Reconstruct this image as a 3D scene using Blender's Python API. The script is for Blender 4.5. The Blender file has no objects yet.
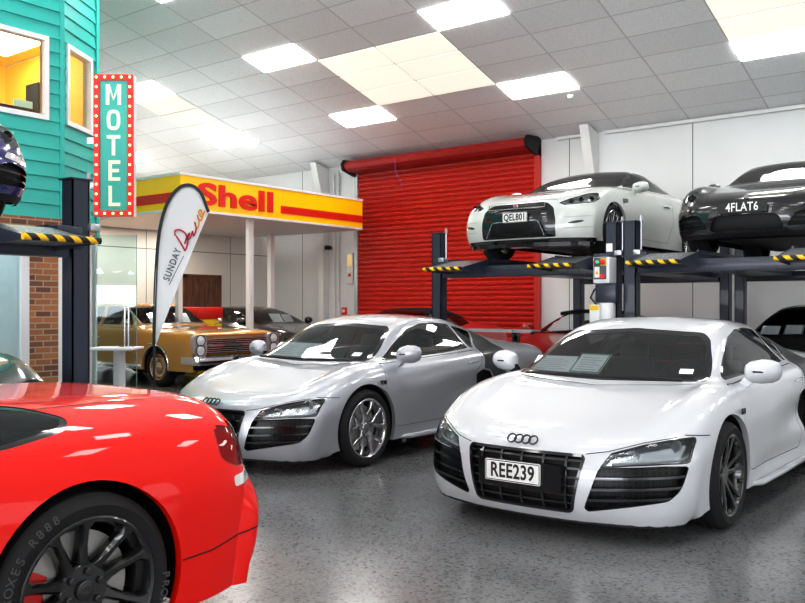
import bpy, bmesh, math, random
import numpy as np
from mathutils import Vector, Matrix
random.seed(7)
scene = bpy.context.scene
COL = scene.collection
PI = math.pi
# ---------------------------------------------------------------- materials
def nmat(name):
    m = bpy.data.materials.new(name); m.use_nodes = True
    nt = m.node_tree; nt.nodes.clear()
    out = nt.nodes.new('ShaderNodeOutputMaterial')
    return m, nt, out
def N(nt, t, **kw):
    n = nt.nodes.new(t)
    for k, v in kw.items():
        if k.startswith('i_'): n.inputs[k[2:].replace('_', ' ')].default_value = v
        else: setattr(n, k, v)
    return n
def pbr(name, col, rough=.5, metal=0., coat=0., emis=None, es=0., spec=.5, coat_rough=.03):
    m, nt, out = nmat(name)
    b = nt.nodes.new('ShaderNodeBsdfPrincipled')
    b.inputs['Base Color'].default_value = (*col, 1)
    b.inputs['Roughness'].default_value = rough
    b.inputs['Metallic'].default_value = metal
    b.inputs['Coat Weight'].default_value = coat
    b.inputs['Coat Roughness'].default_value = coat_rough
    b.inputs['Specular IOR Level'].default_value = spec
    if emis:
        b.inputs['Emission Color'].default_value = (*emis, 1); b.inputs['Emission Strength'].default_value = es
    nt.links.new(b.outputs[0], out.inputs[0])
    m['b'] = 1
    return m
def bsdf(m):
    return [n for n in m.node_tree.nodes if n.type == 'BSDF_PRINCIPLED'][0]
def paint(name, col, metal=.0, rough=.35, flake=0.0):
    """car paint: clear coat over the colour, dark cloth-like lining on the back faces"""
    m = pbr(name, col, rough, metal, 1.0)
    nt = m.node_tree; b = bsdf(m); out = [n for n in nt.nodes if n.type == 'OUTPUT_MATERIAL'][0]
    no = N(nt, 'ShaderNodeTexNoise', i_Scale=900.); no.inputs['Detail'].default_value = 2
    mp = N(nt, 'ShaderNodeMapRange'); mp.inputs[3].default_value = rough - flake; mp.inputs[4].default_value = rough + flake
    nt.links.new(no.outputs[0], mp.inputs[0]); nt.links.new(mp.outputs[0], b.inputs['Roughness'])
    g = N(nt, 'ShaderNodeNewGeometry'); mx = N(nt, 'ShaderNodeMixShader')
    d = N(nt, 'ShaderNodeBsdfDiffuse'); d.inputs[0].default_value = (.02, .02, .022, 1)
    nt.links.new(g.outputs['Backfacing'], mx.inputs[0]); nt.links.new(b.outputs[0], mx.inputs[1])
    nt.links.new(d.outputs[0], mx.inputs[2]); nt.links.new(mx.outputs[0], out.inputs[0])
    return m
def glassy(name, tint=(.8, .85, .85), refl=1.45, rough=0.0):
    m, nt, out = nmat(name)
    t = N(nt, 'ShaderNodeBsdfTransparent'); t.inputs[0].default_value = (*tint, 1)
    g = N(nt, 'ShaderNodeBsdfGlossy'); g.inputs['Roughness'].default_value = rough
    f = N(nt, 'ShaderNodeFresnel'); f.inputs[0].default_value = refl
    mx = N(nt, 'ShaderNodeMixShader')
    nt.links.new(f.outputs[0], mx.inputs[0]); nt.links.new(t.outputs[0], mx.inputs[1]); nt.links.new(g.outputs[0], mx.inputs[2])
    nt.links.new(mx.outputs[0], out.inputs[0])
    return m
M = {}
M['white_paint'] = paint('white_car_paint', (.60, .61, .635))
M['pearl_paint'] = paint('pearl_white_car_paint', (.62, .65, .62))
M['silver_paint'] = paint('silver_car_paint', (.50, .51, .545), .5, .38, .05)
M['red_paint'] = paint('red_car_paint', (.86, .006, .002), 0, .5)
bsdf(M['red_paint']).inputs['Specular IOR Level'].default_value = .1; bsdf(M['red_paint']).inputs['Coat IOR'].default_value = 1.38
M['dark_red_paint'] = paint('dark_red_car_paint', (.60, .012, .012), 0, .3)
M['black_paint'] = paint('black_car_paint', (.012, .012, .014), 0, .2)
M['grey_paint'] = paint('dark_grey_car_paint', (.045, .048, .052), .4, .3)
M['blue_paint'] = paint('deep_blue_car_paint', (.016, .018, .17), .3, .25)
M['gold_paint'] = paint('gold_car_paint', (.62, .31, .04), .3, .32, .04)
M['glass'] = glassy('car_window_glass', (.76, .82, .81), 1.95)
M['dark_glass'] = glassy('tinted_car_window_glass', (.16, .18, .19), 1.5)
M['clear'] = glassy('clear_glass', (.93, .97, .97), 1.45)
M['shop_glass'] = glassy('shopfront_glass', (.82, .92, .93), 1.5)
M['trim'] = pbr('gloss_black_trim', (.008, .008, .009), .12, 0, .5)
M['plastic'] = pbr('matt_black_plastic', (.010, .010, .011), .55, spec=.3)
M['cabin'] = pbr('dark_cabin_trim', (.03, .03, .032), .7)
M['leather'] = pbr('black_leather', (.035, .034, .034), .42)
M['rubber'] = pbr('tyre_rubber', (.014, .014, .015), .7, spec=.3)
M['chrome'] = pbr('chrome', (.78, .78, .8), .08, 1.)
M['satin'] = pbr('silver_alloy', (.55, .55, .57), .2, 1.)
M['darkchrome'] = pbr('dark_chrome', (.10, .10, .11), .18, 1.)
M['blackrim'] = pbr('black_alloy', (.010, .010, .011), .22, .0, .6)
M['gunrim'] = pbr('gunmetal_alloy', (.45, .45, .47), .25, 1.)
M['disc'] = pbr('brake_disc_steel', (.62, .60, .56), .45, .15)
M['bright'] = pbr('bright_metal', (.50, .50, .51), .3, .6)
M['round_lens'] = pbr('round_lamp_lens', (.78, .80, .82), .3)
M['lamp_dim'] = pbr('lamp_housing', (.72, .72, .75), .22, .85)
M['redcal'] = pbr('red_caliper_paint', (.85, .015, .01), .3)
M['white_plain'] = pbr('plate_white', (.85, .85, .83), .45)
M['ink'] = pbr('black_ink', (.01, .01, .01), .5)
M['grey_ink'] = pbr('grey_ink', (.12, .13, .14), .6)
M['pale_ink'] = pbr('pale_print', (.45, .47, .52), .6)
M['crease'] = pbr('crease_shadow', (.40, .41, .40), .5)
M['red_lens'] = pbr('red_lamp_lens', (.42, .008, .01), .12, 0, 1.)
M['white_lens'] = pbr('clear_lamp_lens', (.75, .74, .72), .12, 0, 1.)
M['lamp_in'] = pbr('lamp_reflector', (.80, .80, .82), .3, .5)
M['led'] = pbr('led_strip', (.9, .9, .95), .2, emis=(.9, .95, 1), es=1.2)
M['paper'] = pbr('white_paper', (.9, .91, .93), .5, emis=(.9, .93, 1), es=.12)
M['green'] = pbr('green_print', (.05, .35, .22), .6)
M['blue_ink'] = pbr('blue_print', (.12, .22, .5), .6)
M['fabric_top'] = pbr('black_canvas', (.012, .012, .013), .85, spec=.1)

def mesh_mat(name, base, rough, scale, strength):   # honeycomb-like mesh insert
    m = pbr(name, base, rough); nt = m.node_tree; b = bsdf(m); b.inputs['Specular IOR Level'].default_value = .25
    tc = N(nt, 'ShaderNodeTexCoord'); v = N(nt, 'ShaderNodeTexVoronoi', feature='DISTANCE_TO_EDGE'); v.inputs['Scale'].default_value = scale
    v.inputs['Randomness'].default_value = .1
    r = N(nt, 'ShaderNodeValToRGB'); r.color_ramp.elements[0].position = .10; r.color_ramp.elements[1].position = .16
    r.color_ramp.elements[0].color = (.014, .014, .015, 1); r.color_ramp.elements[1].color = (.002, .002, .002, 1)
    nt.links.new(tc.outputs['Object'], v.inputs['Vector']); nt.links.new(v.outputs[0], r.inputs[0]); nt.links.new(r.outputs[0], b.inputs['Base Color'])
    return m
M['mesh'] = mesh_mat('black_mesh_insert', (.01, .01, .01), .3, 38, 1)
def carbon():
    m = pbr('carbon_fibre', (.03, .03, .03), .4, 0, .25); nt = m.node_tree; b = bsdf(m)
    tc = N(nt, 'ShaderNodeTexCoord'); v = N(nt, 'ShaderNodeTexChecker'); v.inputs['Scale'].default_value = 130
    v.inputs[1].default_value = (.014, .014, .016, 1); v.inputs[2].default_value = (.05, .05, .055, 1)
    nt.links.new(tc.outputs['Object'], v.inputs['Vector']); nt.links.new(v.outputs[0], b.inputs['Base Color'])
    return m
M['carbon'] = carbon()

# ---------------------------------------------------------------- object helpers
def link(name, bm, mat, parent=None, smooth=True, angle=40, loc=None, rot=None):
    me = bpy.data.meshes.new(name)
    bmesh.ops.recalc_face_normals(bm, faces=bm.faces) if smooth == 'recalc' else None
    bm.to_mesh(me); bm.free()
    mats = mat if isinstance(mat, (list, tuple)) else [mat]
    for q in mats: me.materials.append(q)
    if smooth:
        me.polygons.foreach_set('use_smooth', [True] * len(me.polygons))
        me.set_sharp_from_angle(angle=math.radians(angle))
    o = bpy.data.objects.new(name, me); COL.objects.link(o)
    if parent is not None: o.parent = parent
    if loc is not None: o.location = loc
    if rot is not None: o.rotation_euler = rot
    return o
def thing(name, label, cat, loc=(0, 0, 0), rz=0., group=None):
    o = bpy.data.objects.new(name, None); COL.objects.link(o)
    o.empty_display_size = .2
    o.location = loc; o.rotation_euler = (0, 0, rz); o['label'] = label; o['category'] = cat
    if group: o['group'] = group
    return o
def tag(o, label, cat, group=None):
    o['label'] = label; o['category'] = cat
    if group: o['group'] = group
    return o
def struct(name, bm, mat, smooth=False, parent=None):
    o = link(name, bm, mat, parent, smooth)
    if parent is None: o['kind'] = 'structure'
    return o
def copy_tree(o, parent=None):
    c = o.copy(); COL.objects.link(c); c.parent = parent
    for ch in list(o.children): copy_tree(ch, c)
    return c
def BM(): return bmesh.new()
def box(bm, x0, x1, y0, y1, z0, z1, bev=0., mi=0, mtx=None, seg=2):
    r = bmesh.ops.create_cube(bm, size=1.0)
    vs = r['verts']
    for v in vs:
        v.co = Vector(((x0 + x1) / 2 + v.co.x * (x1 - x0), (y0 + y1) / 2 + v.co.y * (y1 - y0), (z0 + z1) / 2 + v.co.z * (z1 - z0)))
    fs = list({f for v in vs for f in v.link_faces})
    for f in fs: f.material_index = mi
    if bev > 0:
        es = list({e for v in vs for e in v.link_edges})
        g = bmesh.ops.bevel(bm, geom=es, offset=bev, segments=seg, profile=.5, affect='EDGES', clamp_overlap=True)
        vs = list({v for f in g['faces'] for v in f.verts} | {v for v in vs if v.is_valid})
        for f in {f for v in vs for f in v.link_faces}: f.material_index = mi
    if mtx is not None:
        for v in vs: v.co = mtx @ v.co
    return vs
def hexa(bm, pts, mi=0):
    """8 points: bottom loop 4 then top loop 4"""
    v = [bm.verts.new(p) for p in pts]
    for q in ((3, 2, 1, 0), (4, 5, 6, 7), (0, 1, 5, 4), (1, 2, 6, 5), (2, 3, 7, 6), (3, 0, 4, 7)):
        f = bm.faces.new([v[i] for i in q]); f.material_index = mi
    return v
def prism(bm, poly, d0, d1, axis='z', mi=0):
    """extrude a 2D polygon along an axis from d0 to d1"""
    def P(p, d):
        return {'z': (p[0], p[1], d), 'y': (p[0], d, p[1]), 'x': (d, p[0], p[1])}[axis]
    a = [bm.verts.new(P(p, d0)) for p in poly]; b = [bm.verts.new(P(p, d1)) for p in poly]
    n = len(poly); fs = []
    fs.append(bm.faces.new(a[::-1])); fs.append(bm.faces.new(b))
    for i in range(n): fs.append(bm.faces.new((a[i], a[(i + 1) % n], b[(i + 1) % n], b[i])))
    for f in fs: f.material_index = mi
    bmesh.ops.recalc_face_normals(bm, faces=fs)
    return a + b
def lathe(bm, prof, seg=32, axis='x', c=(0, 0, 0), mi=0, closed=False, a0=0, a1=2 * PI):
    """prof: list of (axial, radius)"""
    full = abs(a1 - a0 - 2 * PI) < 1e-6
    n = seg if full else seg + 1
    rings = []
    for k in range(n):
        a = a0 + (a1 - a0) * k / seg; ca, sa = math.cos(a), math.sin(a)
        ring = []
        for (t, r) in prof:
            p = {'x': (t, r * ca, r * sa), 'y': (r * ca, t, r * sa), 'z': (r * ca, r * sa, t)}[axis]
            ring.append(bm.verts.new((p[0] + c[0], p[1] + c[1], p[2] + c[2])))
        rings.append(ring)
    m = len(prof); fs = []
    for k in range(n if full else n - 1):
        A = rings[k]; B = rings[(k + 1) % n]
        for j in range(m if closed else m - 1):
            j2 = (j + 1) % m
            f = bm.faces.new((A[j], A[j2], B[j2], B[j])); f.material_index = mi; fs.append(f)
    bmesh.ops.recalc_face_normals(bm, faces=fs)
    return rings
def disc(bm, r, seg=24, axis='x', c=(0, 0, 0), t=.01, mi=0, bev=.0):
    lathe(bm, [(0, 0.0001), (0, r), (t, r), (t, .0001)] if bev == 0 else [(0, .0001), (0, r), (t - bev, r), (t, r - bev), (t, .0001)], seg, axis, c, mi)
def tube(bm, pts, r, seg=8, mi=0, closed=False, caps=True):
    pts = [Vector(p) for p in pts]; n = len(pts); rings = []
    prev = None
    for i, p in enumerate(pts):
        if closed: d = (pts[(i + 1) % n] - pts[i - 1]).normalized()
        elif i == 0: d = (pts[1] - p).normalized()
        elif i == n - 1: d = (p - pts[i - 1]).normalized()
        else: d = ((pts[i + 1] - p).normalized() + (p - pts[i - 1]).normalized()).normalized()
        if prev is None:
            u = d.orthogonal().normalized()
        else:
            u = (prev - d * prev.dot(d)).normalized()
        prev = u; w = d.cross(u)
        rr = r[i] if isinstance(r, (list, tuple)) else r
        rings.append([bm.verts.new(p + (u * math.cos(2 * PI * k / seg) + w * math.sin(2 * PI * k / seg)) * rr) for k in range(seg)])
    fs = []
    for i in range(n if closed else n - 1):
        A = rings[i]; B = rings[(i + 1) % n]
        for k in range(seg):
            f = bm.faces.new((A[k], A[(k + 1) % seg], B[(k + 1) % seg], B[k])); f.material_index = mi; fs.append(f)
    if caps and not closed:
        fs.append(bm.faces.new(rings[0][::-1])); fs.append(bm.faces.new(rings[-1]))
        fs[-1].material_index = fs[-2].material_index = mi
    bmesh.ops.recalc_face_normals(bm, faces=fs)
def strip2d(bm, pts, w, t=.002, mi=0, closed=False):
    """flat ribbon in the x-z plane (y is thickness) following 2D points; w may be per point"""
    P = [Vector((p[0], p[1])) for p in pts]; n = len(P); L = []; Rr = []
    for i in range(n):
        a = P[i - 1] if (i > 0 or closed) else P[i]; b = P[(i + 1) % n] if (i < n - 1 or closed) else P[i]
        d = (b - a); d = d.normalized() if d.length > 1e-9 else Vector((1, 0))
        nn = Vector((-d.y, d.x)); ww = (w[i] if isinstance(w, (list, tuple)) else w) / 2
        L.append(P[i] + nn * ww); Rr.append(P[i] - nn * ww)
    for i in range(n if closed else n - 1):
        j = (i + 1) % n
        hexa(bm, [(L[i].x, 0, L[i].y), (Rr[i].x, 0, Rr[i].y), (Rr[j].x, 0, Rr[j].y), (L[j].x, 0, L[j].y),
                  (L[i].x, -t, L[i].y), (Rr[i].x, -t, Rr[i].y), (Rr[j].x, -t, Rr[j].y), (L[j].x, -t, L[j].y)], mi)
def smooth_pts(pts, n=6, closed=True):
    P = [Vector(p) for p in pts]; out = []; m = len(P)
    rng = range(m if closed else m - 1)
    for i in rng:
        if closed: p0, p1, p2, p3 = P[i - 1], P[i], P[(i + 1) % m], P[(i + 2) % m]
        else: p0, p1, p2, p3 = P[max(i - 1, 0)], P[i], P[i + 1], P[min(i + 2, m - 1)]
        for k in range(n):
            t = k / n
            out.append(.5 * ((2 * p1) + (-p0 + p2) * t + (2 * p0 - 5 * p1 + 4 * p2 - p3) * t * t + (-p0 + 3 * p1 - 3 * p2 + p3) * t ** 3))
    if not closed: out.append(P[-1])
    return out
def rounded(poly, r=.03, n=4):
    """round the corners of a polygon (2D)"""
    P = [Vector(p) for p in poly]; out = []; m = len(P)
    for i in range(m):
        a, b, c = P[i - 1], P[i], P[(i + 1) % m]
        l1 = (a - b).length; l2 = (c - b).length; rr = min(r, l1 * .45, l2 * .45)
        p = b + (a - b).normalized() * rr; q = b + (c - b).normalized() * rr
        for k in range(n + 1):
            t = k / n
            out.append((1 - t) ** 2 * p + 2 * t * (1 - t) * b + t * t * q)
    return out
def text_mesh(name, body, size, mat, parent, loc, rot, ext=.002, bold=0., sx=1., spacing=1., align='CENTER', shear=0., sz=1.):
    cu = bpy.data.curves.new(name, 'FONT'); cu.body = body; cu.size = size; cu.extrude = ext; cu.offset = bold
    cu.align_x = align; cu.align_y = 'CENTER'; cu.space_character = spacing; cu.shear = shear; cu.resolution_u = 4
    o = bpy.data.objects.new(name, cu); COL.objects.link(o)
    dg = bpy.context.evaluated_depsgraph_get()
    me = bpy.data.meshes.new_from_object(o.evaluated_get(dg))
    bpy.data.objects.remove(o); bpy.data.curves.remove(cu)
    for v in me.vertices: v.co.x *= sx; v.co.y *= sz
    me.materials.clear(); me.materials.append(mat)
    ob = bpy.data.objects.new(name, me); COL.objects.link(ob)
    ob.parent = parent; ob.location = loc; ob.rotation_euler = rot
    return ob

# ---------------------------------------------------------------- sheet bodies
def pchip(x, Y, xq):
    x = np.asarray(x, float); Y = np.asarray(Y, float); h = np.diff(x)
    sh = (-1,) + (1,) * (Y.ndim - 1); H = h.reshape(sh)
    d = np.diff(Y, axis=0) / H
    m = np.zeros_like(Y)
    w1 = 2 * H[1:] + H[:-1]; w2 = H[1:] + 2 * H[:-1]
    with np.errstate(divide='ignore', invalid='ignore'):
        hm = (w1 + w2) / (w1 / d[:-1] + w2 / d[1:])
    m[1:-1] = np.where(d[:-1] * d[1:] > 0, hm, 0)
    m[0] = d[0]; m[-1] = d[-1]
    i = np.clip(np.searchsorted(x, xq, side='right') - 1, 0, len(x) - 2)
    t = ((xq - x[i]) / h[i]).reshape(sh); hh = h[i].reshape(sh)
    return ((2 * t ** 3 - 3 * t ** 2 + 1) * Y[i] + (t ** 3 - 2 * t ** 2 + t) * hh * m[i] + (-2 * t ** 3 + 3 * t ** 2) * Y[i + 1] + (t ** 3 - t ** 2) * hh * m[i + 1])
FR = dict(a=.05, r=.22, b=.45, s=.78, m=1.15, k=1.4)
def rows_to_pts(rows):
    out = []
    for (y, sw, zc, zr, zb, zs, zm, xr, xb, xs, xm, zk) in rows:
        out.append([(0, y, zc), (xr * .55, y + sw * FR['a'], zc - (zc - zr) * .25), (xr, y + sw * FR['r'], zr), (xb, y + sw * FR['b'], zb),
                    (xs, y + sw * FR['s'], zs), (xm, y + sw * FR['m'], zm), (xm * .985, y + sw * FR['k'], zk)])
    return np.array(out, float)
def sheet(rows, nu=150, nv=42, smooth=5, tweak=None):
    P = rows_to_pts(rows)
    du = np.linalg.norm(np.diff(P, axis=0), axis=2).mean(axis=1); u = np.concatenate([[0], np.cumsum(du)])
    Q = np.concatenate([P[:, :0:-1] * np.array([-1, 1, 1]), P], axis=1)
    G = pchip(u, Q, np.linspace(0, u[-1], nu))
    dv = np.linalg.norm(np.diff(Q, axis=1), axis=2).mean(axis=0); v = np.concatenate([[0], np.cumsum(dv)])
    G = pchip(v, np.swapaxes(G, 0, 1), np.linspace(0, v[-1], 2 * nv + 1)); G = np.swapaxes(G, 0, 1).copy()
    for _ in range(smooth):
        K = G.copy()
        K[1:-1, :] = .5 * G[1:-1, :] + .25 * (G[2:, :] + G[:-2, :]); G = K.copy()
        G[:, 1:-1] = .5 * K[:, 1:-1] + .25 * (K[:, 2:] + K[:, :-2])
    if tweak is not None: G = tweak(G)
    bm = BM(); vs = [[bm.verts.new(G[i, j]) for j in range(G.shape[1])] for i in range(G.shape[0])]
    for i in range(G.shape[0] - 1):
        for j in range(G.shape[1] - 1):
            bm.faces.new((vs[i][j], vs[i][j + 1], vs[i + 1][j + 1], vs[i + 1][j]))
    bm.normal_update()
    return bm, G
AX = {'x': (1, 2), 'y': (0, 2), 'z': (0, 1)}
def inpoly(poly, x, y):
    c = False; n = len(poly); j = n - 1
    for i in range(n):
        xi, yi = poly[i]; xj, yj = poly[j]
        if (yi > y) != (yj > y) and x < (xj - xi) * (y - yi) / (yj - yi) + xi: c = not c
        j = i
    return c
def carve(bm, poly, ax, pred=None, remove=True):
    """cut the outline into the sheet, take the piece inside out of it and return it as its own mesh"""
    poly = [(float(p[0]), float(p[1])) for p in poly]
    i, j = AX[ax]; e = 2e-3
    lo0 = min(p[0] for p in poly) - e; hi0 = max(p[0] for p in poly) + e; lo1 = min(p[1] for p in poly) - e; hi1 = max(p[1] for p in poly) + e
    def bb(f):
        a = [v.co[i] for v in f.verts]; b = [v.co[j] for v in f.verts]; return min(a), max(a), min(b), max(b)
    W = set()
    for f in bm.faces:
        if pred is not None and not pred(f.calc_center_median(), f.normal): continue
        x0, x1, y0, y1 = bb(f)
        if x1 > lo0 and x0 < hi0 and y1 > lo1 and y0 < hi1: W.add(f)
    n = len(poly)
    for k in range(n):
        p = poly[k]; q = poly[(k + 1) % n]
        d0 = q[0] - p[0]; d1 = q[1] - p[1]
        L = math.hypot(d0, d1)
        if L < 1e-6: continue
        no = Vector((0, 0, 0)); no[i] = -d1 / L; no[j] = d0 / L
        co = Vector((0, 0, 0)); co[i] = p[0]; co[j] = p[1]
        a0, a1 = min(p[0], q[0]) - e, max(p[0], q[0]) + e; b0, b1 = min(p[1], q[1]) - e, max(p[1], q[1]) + e
        fs = set()
        for f in W:
            x0, x1, y0, y1 = bb(f)
            if x1 > a0 and x0 < a1 and y1 > b0 and y0 < b1: fs.add(f)
        if not fs: continue
        ed = {x for f in fs for x in f.edges}; ve = {x for f in fs for x in f.verts}
        r = bmesh.ops.bisect_plane(bm, geom=list(fs) + list(ed) + list(ve), dist=1e-6, plane_co=co, plane_no=no)
        W = (W - fs) | {g for g in r['geom'] if isinstance(g, bmesh.types.BMFace)} | {f for f in fs if f.is_valid}
    ins = [f for f in W if f.is_valid and inpoly(poly, *(lambda c: (c[i], c[j]))(f.calc_center_median()))]
    out = BM(); mp = {}
    for f in ins:
        vs = []
        for v in f.verts:
            if v not in mp: mp[v] = out.verts.new(v.co)
            vs.append(mp[v])
        try: out.faces.new(vs)
        except ValueError: pass
    out.normal_update()
    if remove and ins: bmesh.ops.delete(bm, geom=ins, context='FACES')
    INFO[id(out)] = (poly, ax)
    return out
INFO = {}
def clone(bm):
    c = bm.copy(); INFO[id(c)] = INFO.get(id(bm)); return c
def shrink(poly, w):
    """move a closed outline inwards by w"""
    P = [Vector(p) for p in poly]; Q = []
    for p in P:
        if not Q or (p - Q[-1]).length > 1e-4: Q.append(p)
    if (Q[0] - Q[-1]).length < 1e-4: Q.pop()
    P = Q; n = len(P); A = sum(P[i].x * P[(i + 1) % n].y - P[(i + 1) % n].x * P[i].y for i in range(n)); s = 1 if A > 0 else -1; out = []
    for i in range(n):
        d1 = (P[i] - P[i - 1]).normalized(); d2 = (P[(i + 1) % n] - P[i]).normalized()
        n1 = Vector((-d1.y, d1.x)) * s; n2 = Vector((-d2.y, d2.x)) * s; m = n1 + n2
        m = m.normalized() if m.length > 1e-6 else n1
        k = 1 / max(.5, m.dot(n1)); out.append(P[i] + m * w * k)
    return out
def shift_n(bm, d):
    bm.normal_update(); mv = [(v, v.normal.copy()) for v in bm.verts]
    for v, n in mv: v.co += n * d
    return bm
def rim(bm, w):
    """split a border of width w off a piece: returns (inner, border)"""
    bm.normal_update()
    if INFO.get(id(bm)):
        poly, ax = INFO[id(bm)]; inner = carve(bm, shrink(poly, w), ax)
        return inner, bm
    r = bmesh.ops.inset_region(bm, faces=list(bm.faces), thickness=w, use_boundary=True, use_even_offset=False)
    rf = set(r['faces']); b = BM(); mp = {}
    for f in rf:
        vs = []
        for v in f.verts:
            if v not in mp: mp[v] = b.verts.new(v.co)
            vs.append(mp[v])
        try: b.faces.new(vs)
        except ValueError: pass
    bmesh.ops.delete(bm, geom=list(rf), context='FACES')
    b.normal_update(); bm.normal_update()
    return bm, b
def thick(bm, t):
    """give an open piece a depth of t inwards"""
    bm.normal_update(); mv = {v: v.normal.copy() for v in bm.verts}
    fs = list(bm.faces); bd = [e for e in bm.edges if e.is_boundary]
    mp = {v: bm.verts.new(v.co - n * t) for v, n in mv.items()}
    for f in fs:
        bm.faces.new([mp[v] for v in reversed(f.verts)])
    for e in bd:
        l = e.link_loops[0] if e.link_loops else None
        if l is None: continue
        a, b = l.vert, l.link_loop_next.vert
        try: bm.faces.new((b, a, mp[a], mp[b]))
        except ValueError: pass
    bm.normal_update(); return bm
def tub(bm, vec):
    """turn a piece into a recess: walls along vec and the piece itself at the back"""
    vec = Vector(vec); bd = [e for e in bm.edges if e.is_boundary]; W = []
    old = {v: v.co.copy() for e in bd for v in e.verts}
    for v in bm.verts: v.co += vec
    mp = {v: bm.verts.new(c) for v, c in old.items()}
    for e in bd:
        if not e.link_loops: continue
        l = e.link_loops[0]; a, b = l.vert, l.link_loop_next.vert
        try: bm.faces.new((b, a, mp[a], mp[b]))
        except ValueError: pass
    bm.normal_update(); return bm
def mirror_poly(poly): return [(-p[0], p[1]) for p in poly]
def line_poly(pts, w):
    """thin outline around an open 2D path"""
    P = [Vector(p) for p in pts]; L = []; R_ = []
    for i in range(len(P)):
        a = P[max(i - 1, 0)]; b = P[min(i + 1, len(P) - 1)]; d = (b - a).normalized(); n = Vector((-d.y, d.x)) * w / 2
        L.append(P[i] + n); R_.append(P[i] - n)
    return L + R_[::-1]
# ---------------------------------------------------------------- wheels
def spoke(bm, path, wd, xf, dep, bev=.006):
    """path (r, angle) list; wd widths; xf front x; dep depth"""
    P = [Vector((r * math.cos(a), r * math.sin(a))) for r, a in path]; n = len(P); rings = []
    for i in range(n):
        d = (P[min(i + 1, n - 1)] - P[max(i - 1, 0)]).normalized(); t = Vector((-d.y, d.x)); w = wd[i] / 2; x = xf[i]; dd = dep[i] if isinstance(dep, (list, tuple)) else dep
        sec = [(-w * 1.15, x - dd), (-w * 1.05, x - bev * 1.4), (-w + bev, x), (w - bev, x), (w * 1.05, x - bev * 1.4), (w * 1.15, x - dd)]
        rings.append([bm.verts.new((sx, P[i].x + t.x * s, P[i].y + t.y * s)) for s, sx in sec])
    fs = []
    for i in range(n - 1):
        for k in range(6):
            fs.append(bm.faces.new((rings[i][k], rings[i][(k + 1) % 6], rings[i + 1][(k + 1) % 6], rings[i + 1][k])))
    fs.append(bm.faces.new(rings[0])); fs.append(bm.faces.new(rings[-1]))
    bmesh.ops.recalc_face_normals(bm, faces=fs)
def wheel_meshes(style, R, w, rr, rim_mat, caliper):
    seg = 64
    t = BM()
    lathe(t, [(-w + .012, rr - .004), (-w + .004, rr + .02), (-w, (rr + R) / 2), (-w + .012, R - .022), (-w + .035, R - .006), (-w * .62, R), (-w * .60, R - .008), (-w * .58, R),
              (-w * .42, R), (-w * .40, R - .008), (-w * .38, R), (-.035, R - .005), (-.012, R - .022), (.004, (rr + R) / 2), (-.002, rr + .02), (-.010, rr - .004)], seg, closed=False)
    r = BM()
    lathe(r, [(-.014, rr + .004), (-.004, rr + .005), (0., rr - .001), (-.006, rr - .012), (-.02, rr - .018), (-.07, rr - .03), (-w * .8, rr - .03), (-w, rr - .01)], seg)
    D = PI / 180
    if style == 'audi_y':
        for k in range(5):
            a = k * 72 * D + 90 * D
            spoke(r, [(.03, a), (rr * .30, a), (rr * .46, a)], [.075, .050, .066], [-.035, -.024, -.018], .035, .008)
            for s in (-1, 1):
                spoke(r, [(rr * .40, a + s * 2 * D), (rr * .56, a + s * 14 * D), (rr * .66, a + s * 17.5 * D), (rr * .82, a + s * 18 * D), (rr - .012, a + s * 18.5 * D)], [.040, .040, .034, .032, .050], [-.020, -.015, -.013, -.010, -.008], .032, .007)
        disc(r, .045, 28, 'x', (-.055, 0, 0), .03, bev=.006)
    elif style == 'twin5':
        for k in range(5):
            a = k * 72 * D + 90 * D
            for s in (-1, 1):
                spoke(r, [(.03, a + s * 20 * D), (rr * .4, a + s * 14 * D), (rr * .7, a + s * 12 * D), (rr - .012, a + s * 13 * D)], [.036, .026, .024, .034], [-.05, -.035, -.018, -.008], .03, .005)
            spoke(r, [(rr * .84, a + 36 * D), (rr - .012, a + 36 * D)], [.02, .03], [-.014, -.009], .02, .004)
        disc(r, .06, 28, 'x', (-.08, 0, 0), .035, bev=.006)
    elif style == 'viper':
        for k in range(5):
            a = k * 72 * D + 107 * D - PI / 2 + PI / 2
            for s in (-1, 1):
                spoke(r, [(.05, a + s * 30 * D), (rr * .42, a + s * 17 * D), (rr * .62, a + s * 15 * D), (rr * .85, a + s * 14.5 * D), (rr - .006, a + s * 16 * D)], [.07, .044, .034, .036, .070], [-.052, -.044, -.030, -.014, -.005], .045, .010)
            spoke(r, [(.02, a), (rr * .36, a)], [.12, .10], [-.056, -.05], .03, .008)
        disc(r, .095, 40, 'x', (-.075, 0, 0), .028, bev=.006)
        for k in range(6):
            a = k * 60 * D + 20 * D
            disc(r, .014, 12, 'x', (-.05, .066 * math.cos(a), .066 * math.sin(a)), .018, bev=.004)
        lathe(r, [(-.05, .036), (-.035, .036), (-.033, .030), (-.036, .0001)], 24)
    elif style == 'multi7':
        for k in range(7):
            a = k * 360 / 7 * D + 90 * D
            for s in (-1, 1):
                spoke(r, [(.03, a + s * 10 * D), (rr * .5, a + s * 9 * D), (rr - .012, a + s * 9.5 * D)], [.03, .02, .03], [-.04, -.024, -.008], .03, .005)
        disc(r, .06, 28, 'x', (-.07, 0, 0), .035, bev=.006)
    elif style == 'steel':
        lathe(r, [(-.05, rr - .03), (-.045, rr * .82), (-.03, rr * .74), (-.032, rr * .6), (-.06, rr * .5), (-.05, rr * .44), (-.02, rr * .40), (-.008, rr * .25), (-.004, .0001)], 48)
        for k in range(18):
            a = k * 20 * D; spoke(r, [(rr * .56, a), (rr * .78, a)], [.012, .02], [-.03, -.026], .02, .003)
    c = BM(); dr = rr * .78
    lathe(c, [(-.13, .05), (-.13, dr), (-.102, dr), (-.102, .08), (-.08, .078), (-.08, .0001)], 40)
    k = None
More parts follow.
